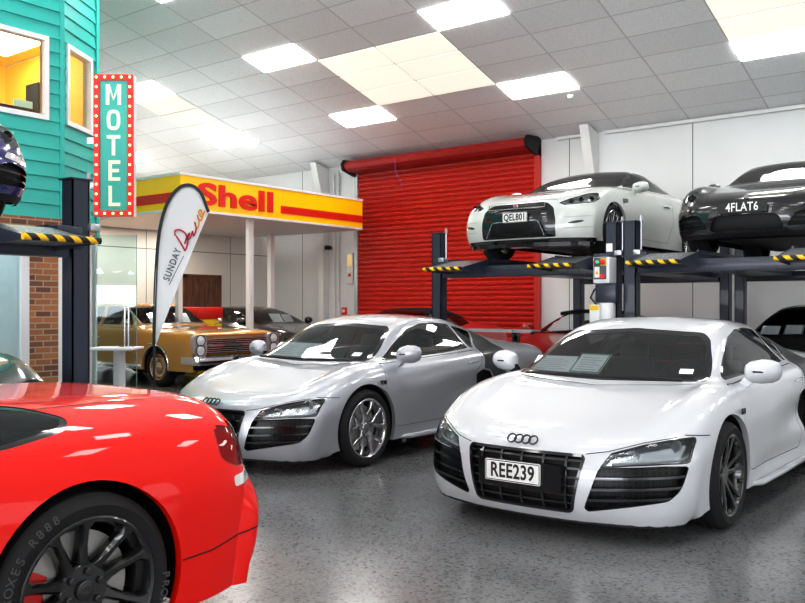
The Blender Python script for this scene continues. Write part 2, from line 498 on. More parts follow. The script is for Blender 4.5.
    if caliper:
        k = BM(); a0 = 150 * D if style == 'viper' else 200 * D
        lathe(k, [(-.17, dr * .62), (-.17, dr + .02), (-.10, dr + .02), (-.088, dr * .95), (-.088, dr * .68), (-.1, dr * .62)], 12, closed=True, a0=a0, a1=a0 + 58 * D)
    return t, r, c, k
def add_wheels(car, spots, style, R, w, rr, rim_mat, caliper=None, turn=0., letters=None):
    """spots: (x_outer, y); one set of meshes, an object for each wheel and for each of its parts"""
    t, r, c, k = wheel_meshes(style, R, w, rr, rim_mat, caliper)
    first = None
    for (x, y) in spots:
        s = 1 if x > 0 else -1
        if first is None:
            wh = link('wheel', r, rim_mat, car, angle=35)
            ty = link('tyre', t, M['rubber'], wh, angle=30); di = link('brake_disc', c, M['disc'], wh)
            ca = link('brake_caliper', k, caliper, wh) if k is not None else None
            if letters:
                lm = BM(); lm.free()
            first = wh
        else:
            wh = first.copy(); COL.objects.link(wh)
            for ch in list(first.children):
                q = ch.copy(); COL.objects.link(q); q.parent = wh
        wh.location = (x, y, R); wh.rotation_euler = (0, 0, (0 if s > 0 else PI) + (turn if y < 1.6 else 0))
    return first

# ---------------------------------------------------------------- car kit
def nb(f): return f
class Car:
    def __init__(s, name, label, cat, rows, paint, loc, rz, sill, nu=150, nv=42, smooth=5, tweak=None, group=None):
        s.t = thing(name, label, cat, loc, rz, group); s.paint = paint
        s.bm, s.G = sheet(rows, nu, nv, smooth, tweak); s.sill = sill
    def side(s, poly, sg, lo=.3, nx=.12, ymin=-9, ymax=99):
        return carve(s.bm, poly, 'x', lambda c, n: c.x * sg > lo and n.x * sg > nx and ymin < c.y < ymax)
    def front(s, poly, ymax=1.2, ny=-.05):
        return carve(s.bm, poly, 'y', lambda c, n: c.y < ymax and n.y < ny)
    def rear(s, poly, ymin=3., ny=.05):
        return carve(s.bm, poly, 'y', lambda c, n: c.y > ymin and n.y > ny)
    def top(s, poly, zmin=.5, nz=.2):
        return carve(s.bm, poly, 'z', lambda c, n: c.z > zmin and n.z > nz)
    def part(s, name, bm, mat, parent=None, **k):
        if len(bm.verts) == 0: bm.free(); return None
        return link(name, bm, mat, parent or s.t, **k)
    def glass(s, name, piece, inset=.008, border=.018, mat=None, seal=None):
        if len(piece.verts) == 0: piece.free(); return
        shift_n(piece, -inset * .3)
        g, b = rim(piece, border)
        gl = s.part(name, g, mat or M['glass']); s.part('window_seal', thick(b, .012), seal or M['trim'], gl)
        return gl
    def panel(s, name, piece, gap=.004, mat=None):
        if len(piece.verts) == 0: piece.free(); return
        p, b = rim(piece, gap); b.free()
        return s.part(name, thick(p, .012), mat or s.paint)
    def arches(s, ys, R, zc, half, flat=0.):
        for y in ys:
            poly = [(y + R * math.cos(a), zc + R * math.sin(a)) for a in [PI * 2 * k / 48 for k in range(48)]]
            for sg in (-1, 1):
                p = s.side(poly, sg, .45, .05); p.free()
        # lips
        bd = [e for e in s.bm.edges if e.is_boundary and all(abs(v.co.x) > .4 for v in e.verts) and any(all(abs(math.hypot(v.co.y - y, v.co.z - zc) - R) < .004 for v in e.verts) for y in ys)]
        r = bmesh.ops.extrude_edge_only(s.bm, edges=bd)
        for v in [g for g in r['geom'] if isinstance(g, bmesh.types.BMVert)]:
            v.co.x -= .035 * (1 if v.co.x > 0 else -1)
        for y in ys:
            for sg in (-1, 1):
                w = BM()
                lathe(w, [(sg * half[1], R + .012), (sg * half[0], R + .012), (sg * half[0], .03)], 40, 'x', (0, y, zc), a0=-.35, a1=PI + .35)
                s.part('wheel_arch_liner', w, M['plastic'])
    def finish(s, body_name='body'):
        # underside
        u = BM(); G = s.G; n = G.shape[0]; L = []; Rr = []
        for i in range(0, n, 4):
            a = G[i, 0]; b = G[i, -1]; z = min(a[2], b[2]) + .006
            L.append(u.verts.new((a[0] * .70, a[1], z))); Rr.append(u.verts.new((b[0] * .70, b[1], z)))
        for i in range(len(L) - 1): u.faces.new((L[i], L[i + 1], Rr[i + 1], Rr[i]))
        s.part('underbody', u, M['plastic'], smooth=False)
        return s.part(body_name, s.bm, s.paint, angle=50)
def rbox(x0, x1, y0, y1, z0, z1, bev=.03, mtx=None, seg=3):
    b = BM(); box(b, x0, x1, y0, y1, z0, z1, bev, mtx=mtx, seg=seg); return b
def cabin(car, ycowl, yback, zfloor, zbelt, w, steer=1, seat_y=None, mat=None, dash=True):
    """dash, two seats, steering wheel, rear bulkhead"""
    mat = mat or M['leather']
    if dash:
        d = BM(); prism(d, rounded([(ycowl - .05, zbelt - .30), (ycowl - .05, zbelt - .06), (ycowl + .25, zbelt - .03), (ycowl + .42, zbelt - .08), (ycowl + .40, zbelt - .30)], .05), -w, w, 'x')
        car.part('dashboard', d, M['cabin'], angle=30)
    sy = seat_y or ycowl + 1.0
    for sx in (-1, 1):
        b = BM(); x = sx * w * .52
        box(b, x - .23, x + .23, sy - .35, sy + .15, zfloor, zfloor + .2, .06, seg=3)
        m = Matrix.Translation((x, sy + .18, zfloor + .12)) @ Matrix.Rotation(math.radians(-17), 4, 'X')
        box(b, -.22, .22, -.05, .07, 0, zbelt - zfloor - .02, .05, mtx=m, seg=3)
        m2 = Matrix.Translation((x, sy + .36, zbelt + .03)) @ Matrix.Rotation(math.radians(-12), 4, 'X')
        box(b, -.12, .12, -.04, .05, 0, .17, .04, mtx=m2, seg=3)
        car.part('seat', b, mat, angle=60)
    st = BM(); c = Vector((steer * w * .52, ycowl + .52, zbelt - .06)); pts = []
    for k in range(24):
        a = 2 * PI * k / 24; pts.append(c + Vector((math.cos(a) * .18, -math.sin(a) * .18 * -.4, math.sin(a) * .18 * .9)))
    tube(st, pts, .014, 8, closed=True); box(st, c.x - .05, c.x + .05, c.y - .02, c.y + .03, c.z - .04, c.z + .04, .01)
    tube(st, [c + Vector((-.17, 0, 0)), c + Vector((.17, 0, 0))], .012)
    car.part('steering_wheel', st, M['cabin'])
    bk = BM(); box(bk, -w, w, yback, yback + .04, zfloor, zbelt + .02, .01); car.part('rear_bulkhead', bk, M['cabin'])
    fl = BM(); box(fl, -w, w, ycowl, yback, zfloor - .03, zfloor, 0); car.part('cabin_floor', fl, M['cabin'], smooth=False)
def mirror(car, x, y, z, sg, mat, sc=1., stalk=True):
    b = BM()
    # lofted egg-like housing along x
    secs = [(0, .050, .050), (.025, .070, .068), (.085, .084, .078), (.145, .078, .072), (.185, .055, .054), (.20, .02, .024)]
    rings = []
    for (t, ry, rz) in secs:
        ring = []
        for k in range(20):
            a = 2 * PI * k / 20; cy = math.cos(a); sy = math.sin(a)
            yy = -ry * max(cy, -0.) * 1.25 if cy > 0 else -ry * cy * .35
            ring.append(b.verts.new((x + sg * (t + .03) * sc, y + (yy + t * .12) * sc, z + (sy * rz + t * .06) * sc)))
        rings.append(ring)
    for i in range(len(rings) - 1):
        for k in range(20): b.faces.new((rings[i][k], rings[i][(k + 1) % 20], rings[i + 1][(k + 1) % 20], rings[i + 1][k]))
    b.faces.new(rings[0]); b.faces.new(rings[-1])
    bmesh.ops.recalc_face_normals(b, faces=b.faces[:])
    m = car.part('side_mirror', b, mat, angle=50)
    if stalk:
        a = BM(); hexa(a, [(x - sg * .03, y - .035, z - .10 * sc), (x + sg * .02, y - .035, z - .11 * sc), (x + sg * .02, y + .02, z - .11 * sc), (x - sg * .03, y + .02, z - .10 * sc),
                 (x + sg * .03 * sc, y - .035, z - .02), (x + sg * .11 * sc, y - .035, z - .03), (x + sg * .11 * sc, y + .01, z - .03), (x + sg * .03 * sc, y + .01, z - .02)])
        car.part('mirror_stalk', a, mat, m, smooth=False)
    g = BM(); box(g, min(x + sg * .06 * sc, x + sg * .195 * sc), max(x + sg * .06 * sc, x + sg * .195 * sc), y + .030, y + .036, z - .045, z + .06, .01); car.part('mirror_glass', g, M['chrome'], m)
    k = BM(); pts = [(x + sg * (.09 + .12 * q / 6) * sc, y - .106 * sc + (q / 6) ** 2 * .055 * sc + .012, z + .008) for q in range(7)]
    tube(k, pts, .006, 6); car.part('turn_signal', k, M['trim'], m)
def rings_logo(parent, c, s, mat, tilt):
    b = BM()
    for k in range(4):
        lathe(b, [(-.004, s - .0075), (-.004, s + .0005), (.004, s), (.004, s - .007)], 28, 'y', ((k - 1.5) * s * 1.55, 0, 0), closed=True)
    return link('badge_rings', b, mat, parent, loc=c, rot=tilt)
def plate(parent, txt, loc, rot=(0, 0, 0), w=.36, h=.125, bg=None, fg=None, sub=None, tsz=.118, sx=.78, border=True):
    bg = bg or M['white_plain']; fg = fg or M['ink']
    b = BM(); prism(b, rounded([(-w / 2, -h / 2), (w / 2, -h / 2), (w / 2, h / 2), (-w / 2, h / 2)], .012), -.004, .004, 'y')
    p = link('number_plate', b, bg, parent, loc=loc, rot=rot)
    text_mesh('plate_lettering', txt, tsz, fg, p, (0, -.0045, -.002), (PI / 2, 0, 0), .001, .0022, sx, 1.05)
    if border:
        e = BM(); pts = rounded([(-w / 2 + .006, -h / 2 + .006), (w / 2 - .006, -h / 2 + .006), (w / 2 - .006, h / 2 - .006), (-w / 2 + .006, h / 2 - .006)], .01)
        strip2d(e, pts, .004, .001, closed=True)
        link('plate_border', e, fg, p, loc=(0, -.0042, 0), smooth=False)
    return p
def paper(car, c, w, h, tilt, rz, name='display_card', printed=True, frame=None):
    b = BM(); box(b, -w / 2, w / 2, -.002, .002, 0, h); o = link('price_card', b, M['paper'], car, loc=c, rot=(tilt, 0, rz), smooth=False)
    if printed:
        t = BM()
        for q in range(6): box(t, -w * .34, w * (.20 if q % 2 else .34), -.0035, -.002, h * (.16 + .12 * q), h * (.175 + .12 * q))
        link('printed_lines', t, M['pale_ink'], o, smooth=False)
    if frame:
        f = BM(); strip2d(f, [(-w / 2 + .008, .008), (w / 2 - .008, .008), (w / 2 - .008, h - .008), (-w / 2 + .008, h - .008)], .012, .002, closed=True)
        link('card_border', f, frame, o, loc=(0, -.002, 0), smooth=False)
    return o
# ---------------------------------------------------------------- the two mid-engined coupes
R8 = [
 (.060, .30, .125, .125, .125, .125, .125, .50, .68, .79, .835, .125),
 (.010, .36, .19, .19, .19, .19, .18, .52, .70, .83, .875, .14),
 (-.018, .38, .32, .32, .32, .32, .30, .52, .70, .835, .90, .155),
 (-.008, .40, .435, .435, .44, .445, .42, .53, .71, .845, .910, .17),
 (.028, .42, .535, .537, .54, .54, .49, .54, .715, .855, .92, .18),
 (.15, .42, .612, .618, .632, .625, .54, .55, .73, .87, .928, .185),
 (.52, .26, .70, .722, .765, .748, .59, .58, .74, .88, .938, .19),
 (.85, .15, .785, .805, .842, .80, .61, .60, .745, .882, .94, .19),
 (1.06, .20, .835, .845, .868, .815, .61, .61, .745, .885, .942, .19),
 (1.34, .22, .985, .965, .885, .82, .61, .62, .75, .888, .944, .19),
 (1.64, .20, 1.145, 1.115, .90, .83, .61, .60, .755, .89, .945, .19),
 (1.86, .12, 1.235, 1.195, .91, .835, .61, .565, .76, .892, .946, .19),
 (2.20, .04, 1.28, 1.235, .92, .84, .61, .555, .765, .897, .95, .19),
 (2.60, .00, 1.268, 1.215, .935, .855, .61, .54, .77, .905, .955, .19),
 (3.00, .00, 1.195, 1.13, .95, .87, .62, .53, .77, .918, .958, .19),
 (3.45, .00, 1.07, 1.02, .955, .88, .62, .53, .75, .925, .96, .19),
 (3.85, -.08, .98, .965, .945, .875, .62, .55, .74, .915, .955, .19),
 (4.20, -.22, .945, .935, .915, .85, .60, .55, .73, .89, .94, .20),
 (4.36, -.30, .90, .89, .87, .80, .57, .55, .72, .87, .925, .21),
 (4.43, -.34, .62, .62, .62, .60, .48, .55, .72, .85, .90, .22),
 (4.38, -.34, .30, .30, .30, .30, .30, .54, .70, .83, .88, .23),
]
def r8_tweak(G):
    x, y, z = G[..., 0], G[..., 1], G[..., 2]
    # scooped door leading to the side intake, slight rocker shelf
    a = np.clip((y - 1.75) / .95, 0, 1); a = a * a * (3 - 2 * a) * (y < 2.95) * np.clip((2.95 - y) / .15, 0, 1)
    b = np.exp(-((z - .55) / .13) ** 2) * (np.abs(x) > .8)
    G[..., 0] = x - np.sign(x) * .055 * a * b
    c = np.exp(-((z - .30) / .06) ** 2) * (np.abs(x) > .8) * np.clip((y - 1.4) / .3, 0, 1) * np.clip((3.1 - y) / .3, 0, 1)
    G[..., 0] -= np.sign(x) * .018 * c
    return G
def build_r8(name, label, paint, loc, style, rim_mat, carbon_blade, plate_txt, caliper, glass, rz=0., wing=False):
    c = Car(name, label, 'car', R8, paint, loc, rz, .19, 190, 52, 4, r8_tweak)
    t = c.t
    c.arches((.94, 3.59), .365, .335, (.55, .895))
    # windscreen
    ws = rounded([(-.70, .868), (0, .850), (.70, .868), (.635, 1.0), (.560, 1.125), (.49, 1.168), (0, 1.195), (-.49, 1.168), (-.560, 1.125), (-.635, 1.0)], .03, 3)
    c.glass('windscreen', carve(c.bm, ws, 'y', lambda q, n: .9 < q.y < 2.0 and n.y < -.12 and n.z > .2), border=.026, mat=glass)
    # side windows, blades, intakes, doors
    win = rounded([(1.33, .873), (1.47, .935), (1.60, 1.008), (1.72, 1.070), (1.88, 1.138), (2.10, 1.188), (2.36, 1.194), (2.60, 1.178), (2.69, .935), (2.28, .908)], .025, 3)
    qtr = rounded([(2.635, 1.16), (2.80, 1.135), (2.96, 1.095), (2.86, 1.01), (2.77, .935), (2.725, .935)], .02, 2)
    blade = rounded([(2.995, 1.105), (3.10, 1.075), (3.20, .99), (3.205, .88), (3.16, .76), (3.13, .58), (3.12, .42), (3.02, .29), (2.88, .29), (2.93, .45), (2.93, .62), (2.87, .715), (2.76, .735), (2.79, .82), (2.80, .92), (2.89, 1.0)], .03, 3)
    intake = rounded([(2.62, .685), (2.74, .725), (2.865, .70), (2.915, .61), (2.90, .44), (2.86, .31), (2.78, .38), (2.70, .50)], .03, 3)
    door = rounded([(1.20, .86), (1.18, .60), (1.24, .40), (1.33, .30), (2.62, .29), (2.66, .42), (2.60, .56), (2.585, .69), (2.70, .76), (2.765, .86), (2.75, .915), (2.1, .888), (1.32, .855)], .05, 3)
    for sg in (-1, 1):
        c.glass('side_window', c.side(win, sg, .4), border=.014, mat=glass)
        c.glass('quarter_window', c.side(qtr, sg, .4), border=.012, mat=M['dark_glass'])
        b = c.side(blade, sg, .4); shift_n(b, .006); c.part('side_blade', thick(b, .03), carbon_blade)
        i = c.side(intake, sg, .4); c.part('side_intake', tub(i, (-sg * .05, 0, 0)), M['mesh'], angle=30)
        d = c.panel('door', c.side(door, sg, .4), .0035)
        h = BM(); tube(h, [(sg * .935, 2.47, .80), (sg * .945, 2.50, .803), (sg * .945, 2.62, .81), (sg * .932, 2.65, .81)], .009, 8); c.part('door_handle', h, paint, d)
        s = BM(); tube(s, [(sg * .90, 1.34, .20), (sg * .950, 1.5, .20), (sg * .956, 2.0, .20), (sg * .956, 2.8, .20), (sg * .90, 2.98, .20)], [.01, .022, .024, .024, .01], 8); c.part('side_skirt', s, paint)
        text_mesh('fender_badge', 'V10', .05, M['darkchrome'], t, (sg * .944, 1.13, .70), (PI / 2, 0, sg * PI / 2), .003, .002)
        mirror(c, sg * .84, 1.46, .925, sg, paint, 1.05)
    # bonnet shut line
    # grille
    gr = rounded([(-.372, .518), (.372, .518), (.388, .495), (.325, .20), (.30, .180), (-.30, .180), (-.325, .20), (-.388, .495)], .035, 4)
    piece = c.front(gr, .8, -.1)
    bars = []
    g2 = clone(piece)
    frame_src = clone(piece)
    c.part('grille', tub(piece, (0, .05, 0)), M['plastic'], angle=30)
    fi, fb = rim(frame_src, .016); fi.free(); shift_n(fb, .004)
    gf = c.part('grille_frame', thick(fb, .03), M['trim'], angle=30)
    for z in (.235, .285, .335, .385, .435, .48):
        p = carve(g2, [(-.5, z - .006), (.5, z - .006), (.5, z + .006), (-.5, z + .006)], 'y', remove=False)
        for v in p.verts: v.co.y += .012
        c.part('grille_bar', thick(p, .02), M['trim'], gf, smooth=False)
    for x in (-.28, -.14, 0, .14, .28):
        p = carve(g2, [(x - .007, .17), (x + .007, .17), (x + .007, .52), (x - .007, .52)], 'y', remove=False)
        for v in p.verts: v.co.y += .006
        c.part('grille_bar', thick(p, .02), M['trim'], gf, smooth=False)
    g2.free()
    # headlights over corner intakes
    lamp = rounded([(.467, .447), (.515, .532), (.667, .581), (.79, .607), (.868, .615), (.878, .596), (.877, .51), (.872, .478), (.775, .476), (.62, .466)], .012, 3)
    ink = rounded([(.466, .452), (.775, .470), (.873, .464), (.858, .375), (.842, .325), (.80, .275), (.61, .238), (.405, .198), (.385, .218), (.425, .32)], .02, 3)
    for sg in (-1, 1):
        L = lamp if sg > 0 else mirror_poly(lamp)
        K = ink if sg > 0 else mirror_poly(ink)
        pi_ = carve(c.bm, K, 'y', lambda q, n: q.y < 1.0 and n.y < -.05)
        src = clone(pi_)
        o = c.part('corner_intake', tub(pi_, (-sg * .02, .05, 0)), M['mesh'], angle=30)
        for (za, zb, xa, xb) in ((.262, .292, .36, .90), (.322, .352, .36, .93), (.385, .412, .36, .95)):
            pl = [(xa, za - .006), (xb, zb - .006), (xb, zb + .008), (xa, za + .008)]
            if sg < 0: pl = mirror_poly(pl)
            p = carve(src, pl, 'y', remove=False)
            for v in p.verts: v.co.y += .004
            c.part('intake_slat', thick(p, .03), M['darkchrome'] if paint is M['white_paint'] else M['trim'], o, smooth=False)
        src.free()
        pl_ = carve(c.bm, L, 'y', lambda q, n: q.y < 1.15 and n.y < .2)
        lens = clone(pl_)
        hb = c.part('headlight', tub(pl_, (-sg * .02, .05, -.02)), M['lamp_dim'], angle=30)
        g, b = rim(lens, .008); shift_n(b, .001)
        c.part('headlight_surround', thick(b, .01), M['trim'], hb); c.part('headlight_lens', g, M['clear'], hb)
        for (x, y, z, r) in ((.60, .21, .505, .036), (.775, .37, .565, .042)):
            q = BM(); lathe(q, [(.03, .0001), (.03, r * .5), (0, r * .9), (-.012, r), (.02, r * 1.05)], 24, 'y', (sg * x, y, z)); c.part('projector', q, M['lamp_in'], hb)
        q = BM(); pts = [(.51, .10, .465), (.62, .16, .473), (.72, .23, .48), (.82, .33, .487), (.868, .40, .52)]
        tube(q, [(sg * a, b_ + .035, d_) for a, b_, d_ in pts], .008, 6); c.part('daytime_strip', q, M['lamp_in'], hb)
    # plate, badge
    if plate_txt: plate(t, plate_txt, (-.03, -.045, .388), (0, 0, 0), .37, .125)
    bk = BM(); prism(bk, rounded([(-.27, .30), (.28, .30), (.28, .455), (-.27, .455)], .02), -.034, .0, 'y'); c.part('plate_backing', bk, M['trim'])
    rings_logo(t, (-.01, .040, .572), .031, M['darkchrome'], (math.radians(-38), 0, 0))
    # bonnet shut lines
    for sg in (-1, 1):
        ln = line_poly([(sg * .385, .52), (sg * .50, .539), (sg * .66, .588), (sg * .80, .616)], .004)
        p = carve(c.bm, ln, 'y', lambda q, n: q.y < 1.0 and n.z > .1, remove=False); shift_n(p, .0012); c.part('bonnet_gap', p, M['plastic'], smooth=False)
    ln = line_poly([(-.64, 1.13), (-.5, 1.09), (0, 1.01), (.5, 1.09), (.64, 1.13)], .007)
    p = carve(c.bm, ln, 'z', lambda q, n: q.z > .7 and n.z > .3, remove=False); shift_n(p, .0012); c.part('bonnet_gap', p, M['plastic'], smooth=False)
    for sg in (-1, 1):
        ln = line_poly([(.71 + 0, .705), (1.0, .725), (1.17, .72)], .004) if False else line_poly([(.42, .625), (.60, .612)], .005)
        p = carve(c.bm, ln, 'x', lambda q, n, sg=sg: q.x * sg > .6 and n.x * sg > .1, remove=False); shift_n(p, .0012); c.part('bumper_gap', p, M['plastic'], smooth=False)
    # wipers
    for (x0, x1, y0, y1) in ((-.60, .02, 1.13, 1.07), (-.02, .55, 1.04, 1.14)):
        w = BM(); tube(w, [(x0, y0, .875), ((x0 + x1) / 2, (y0 + y1) / 2 - .012, .876), (x1, y1, .872)], [.008, .014, .009], 6); c.part('wiper', w, M['plastic'])
    # splitter and rear
    sp = BM()
    Q = [c.G[0, j] for j in range(0, c.G.shape[1], 4)]
    for k in range(len(Q) - 1):
        a, b = Q[k], Q[k + 1]
        if a[1] > .45 or b[1] > .45: continue
        hexa(sp, [(a[0], a[1] - .004, .118), (b[0], b[1] - .004, .118), (b[0] * .8, b[1] + .2, .118), (a[0] * .8, a[1] + .2, .118), (a[0], a[1] - .004, .140), (b[0], b[1] - .004, .140), (b[0] * .8, b[1] + .2, .14), (a[0] * .8, a[1] + .2, .14)])
    c.part('front_splitter', sp, M['plastic'], smooth=False)
    if wing:
        b = BM(); prism(b, [(4.10, 1.050), (4.22, 1.085), (4.38, 1.075), (4.36, 1.060), (4.22, 1.065)], -.70, .70, 'x'); wo = c.part('rear_wing', b, paint, smooth=False)
        for sx in (-.45, .45):
            b = BM(); box(b, sx - .012, sx + .012, 4.14, 4.30, .91, 1.07, .003); c.part('wing_strut', b, M['trim'], wo)
    rw = rounded([(-.42, 2.95), (.42, 2.95), (.46, 3.75), (-.46, 3.75)], .05); c.glass('rear_window', c.top(rw, .9, .3), mat=M['dark_glass'])
    for sg in (-1, 1):
        tl = rounded([(.50, .80), (.86, .80), (.88, .70), (.52, .68)], .02)
        if sg < 0: tl = mirror_poly(tl)
        p = c.rear(tl, 4.0); c.part('tail_light', p, M['red_lens'])
    add_wheels(t, [(.935, .94), (-.935, .94), (.94, 3.59), (-.94, 3.59)], style, .328, .235, .245, rim_mat, caliper)
    cabin(c, 1.18, 2.72, .32, .86, .66, 1, 2.12)
    c.finish()
    return c
# ---------------------------------------------------------------- other bodies
def lip_patch(c, poly, ax, pred, name, mat, off=.0015, remove=False):
    p = carve(c.bm, poly, ax, pred, remove=remove); shift_n(p, off); return c.part(name, p, mat, angle=40)
def gap_line(c, pts, ax, pred, w=.005, name='panel_gap'):
    p = carve(c.bm, line_poly(pts, w), ax, pred, remove=False); shift_n(p, .0012); c.part(name, p, M['plastic'], smooth=False)
GTR = [
 (.10, .26, .15, .15, .15, .15, .15, .52, .70, .82, .89, .15),
 (.02, .27, .24, .24, .24, .24, .23, .53, .71, .85, .925, .165),
 (.00, .27, .40, .40, .40, .40, .38, .54, .72, .87, .94, .18),
 (.02, .28, .56, .56, .56, .55, .49, .54, .72, .875, .943, .19),
 (.06, .32, .66, .665, .67, .66, .55, .55, .73, .88, .943, .19),
 (.18, .36, .735, .745, .76, .75, .58, .56, .73, .885, .945, .20),
 (.50, .26, .83, .85, .875, .855, .62, .57, .74, .888, .948, .20),
 (.95, .10, .92, .93, .94, .905, .64, .58, .75, .89, .95, .20),
 (1.32, .15, .99, .985, .965, .915, .65, .62, .76, .895, .945, .20),
 (1.65, .20, 1.14, 1.11, .985, .92, .65, .63, .77, .895, .94, .20),
 (2.00, .20, 1.28, 1.24, 1.00, .93, .65, .585, .775, .90, .94, .20),
 (2.35, .10, 1.35, 1.31, 1.01, .935, .65, .555, .78, .902, .945, .20),
 (2.75, .0, 1.37, 1.325, 1.02, .94, .65, .54, .78, .905, .95, .20),
 (3.20, .0, 1.33, 1.27, 1.03, .95, .66, .53, .78, .91, .955, .20),
 (3.70, .0, 1.20, 1.14, 1.04, .97, .66, .53, .77, .91, .955, .20),
 (4.10, .0, 1.08, 1.06, 1.04, .97, .66, .56, .76, .90, .95, .20),
 (4.50, -.10, 1.04, 1.04, 1.02, .95, .64, .56, .75, .89, .94, .21),
 (4.64, -.15, .95, .95, .94, .88, .62, .56, .75, .89, .93, .22),
 (4.67, -.15, .60, .60, .60, .58, .50, .56, .75, .88, .93, .22),
 (4.60, -.15, .28, .28, .28, .28, .28, .56, .75, .87, .90, .23),
]
def scaled(rows, sy=1., sx=1., sz=1., zlow=0.):
    return [(r[0] * sy, r[1] * sy, *[q * sz for q in r[2:7]], *[q * sx for q in r[7:11]], r[11] * sz) for r in rows]
def side_glass(c, win, mat, sgs=(-1, 1), lo=.35):
    for sg in sgs: c.glass('side_window', c.side(win, sg, lo), border=.014, mat=mat)
def build_gtr(loc, rz=0.):
    c = Car('sports_coupe', 'pearl white coupe with black front mask raised on the lift before the red roller door', 'car', GTR, M['pearl_paint'], loc, rz, .2, 150, 44, 4)
    t = c.t
    c.arches((.93, 3.71), .375, .345, (.55, .90))
    ws = rounded([(-.72, .985), (0, 1.0), (.72, .985), (.70, 1.08), (.61, 1.25), (.54, 1.305), (0, 1.335), (-.54, 1.305), (-.61, 1.25), (-.70, 1.08)], .03, 3)
    c.glass('windscreen', carve(c.bm, ws, 'y', lambda q, n: 1.0 < q.y < 2.5 and n.y < -.1 and n.z > .2), border=.02)
    side_glass(c, rounded([(1.62, 1.005), (1.85, 1.13), (2.15, 1.255), (2.5, 1.31), (2.9, 1.31), (3.2, 1.26), (3.45, 1.15), (3.45, 1.08), (3.1, 1.04)], .04, 3), M['glass'])
    door = rounded([(1.42, .93), (1.40, .6), (1.5, .30), (2.75, .28), (2.95, .55), (2.98, .90), (2.9, 1.02), (1.6, .985)], .05, 3)
    for sg in (-1, 1):
        d = c.panel('door', c.side(door, sg, .4), .004)
        h = BM(); box(h, sg * .952 - .012, sg * .952 + .012, 2.62, 2.84, .80, .83, .008); c.part('door_handle', h, M['chrome'], d)
        v = rounded([(1.17, .72), (1.35, .75), (1.36, .80), (1.19, .79)], .01, 2); lip_patch(c, v, 'x', lambda q, n, sg=sg: q.x * sg > .5 and n.x * sg > .1, 'fender_vent', M['trim'], .002)
        mirror(c, sg * .84, 1.70, .985, sg, M['pearl_paint'], 1.0)
        # lamp: swept up arrow shape
        L = rounded([(.545, .66), (.62, .63), (.90, .655), (.915, .72), (.88, .80), (.80, .79), (.70, .735)], .02, 3)
        if sg < 0: L = mirror_poly(L)
        pc = carve(c.bm, L, 'y', lambda q, n: q.y < 1.2 and n.y < -.02); ln = clone(pc)
        hb = c.part('headlight', tub(pc, (-sg * .02, .05, -.03)), M['lamp_in'], angle=30)
        g, b = rim(ln, .008); c.part('headlight_surround', thick(b, .01), M['trim'], hb); c.part('headlight_lens', g, M['clear'], hb)
        for (x, y, z) in ((.67, .22, .685), (.77, .30, .70), (.86, .40, .71)):
            q = BM(); lathe(q, [(.03, .0001), (.0, .022), (-.01, .028), (.02, .03)], 18, 'y', (sg * x, y, z)); c.part('projector', q, M['darkchrome'], hb)
        # shade of the bumper creases painted as thin grey strips, and small lamp
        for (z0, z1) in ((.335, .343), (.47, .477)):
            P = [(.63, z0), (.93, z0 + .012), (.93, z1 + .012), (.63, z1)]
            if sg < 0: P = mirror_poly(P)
            lip_patch(c, P, 'y', lambda q, n: q.y < .8 and n.y < -.02, 'crease_shade', M['crease'])
        K = [(.765 + .085 * math.cos(a), .412 + .016 * math.sin(a) + .012 * math.cos(a)) for a in [2 * PI * k / 16 for k in range(16)]]
        if sg < 0: K = mirror_poly(K)
        lip_patch(c, K, 'y', lambda q, n: q.y < .8 and n.y < -.02, 'position_lamp', M['darkchrome'], .002)
    mask = rounded([(-.40, .675), (.40, .675), (.50, .60), (.535, .45), (.53, .235), (-.53, .235), (-.535, .45), (-.50, .60)], .03, 3)
    mk = c.front(mask, .8); src = clone(mk); mo = c.part('front_mask', shift_n(mk, -.004), M['trim'])
    up = carve(src, rounded([(-.40, .625), (.40, .625), (.375, .665), (-.375, .665)], .01, 2), 'y', remove=False); shift_n(up, .004); c.part('upper_grille', up, M['mesh'], mo)
    e = BM(); strip2d(e, [(-.41, .615), (.41, .615), (.40, .672), (-.40, .672)], .012, .012, closed=True); c.part('grille_surround', e, M['gunrim'], mo, loc=(0, .035, 0), smooth=False)
    lo = carve(src, rounded([(-.42, .245), (.42, .245), (.34, .43), (-.34, .43)], .03, 3), 'y', remove=False); shift_n(lo, .004); c.part('lower_grille', lo, M['mesh'], mo)
    e = BM(); strip2d(e, [(-.42, .25), (-.34, .43), (-.30, .445), (.30, .445), (.34, .43), (.42, .25)], .010, .010); c.part('grille_surround', e, M['gunrim'], mo, loc=(0, -.002, 0), smooth=False)
    src.free()
    bd = BM(); box(bd, -.035, .035, .01, .03, .625, .665, .004); c.part('front_badge', bd, M['chrome'], mo, smooth=False)
    bd = BM(); box(bd, -.016, .016, .004, .012, .635, .655, .002); c.part('badge_emblem', bd, M['redcal'], mo, smooth=False)
    plate(t, 'QEL801', (.0, -.012, .50), (0, 0, 0), .355, .125)
    # lip spoiler
    sp = BM(); Q = [c.G[0, j] for j in range(0, c.G.shape[1], 3)]
    for k in range(len(Q) - 1):
        a, b = Q[k], Q[k + 1]
        if a[1] > .48 or b[1] > .48: continue
        hexa(sp, [(a[0], a[1] - .03, .125), (b[0], b[1] - .03, .125), (b[0] * .8, b[1] + .2, .125), (a[0] * .8, a[1] + .2, .125), (a[0], a[1] - .035, .175), (b[0], b[1] - .035, .175), (b[0] * .8, b[1] + .2, .175), (a[0] * .8, a[1] + .2, .175)])
    c.part('front_lip', sp, M['trim'], smooth=False)
    P = [(-.95, .14), (.95, .14), (.95, .222), (-.95, .222)]
    lip_patch(c, P, 'y', lambda q, n: q.y < .8 and n.y < -.02, 'lower_bumper_trim', M['trim'])
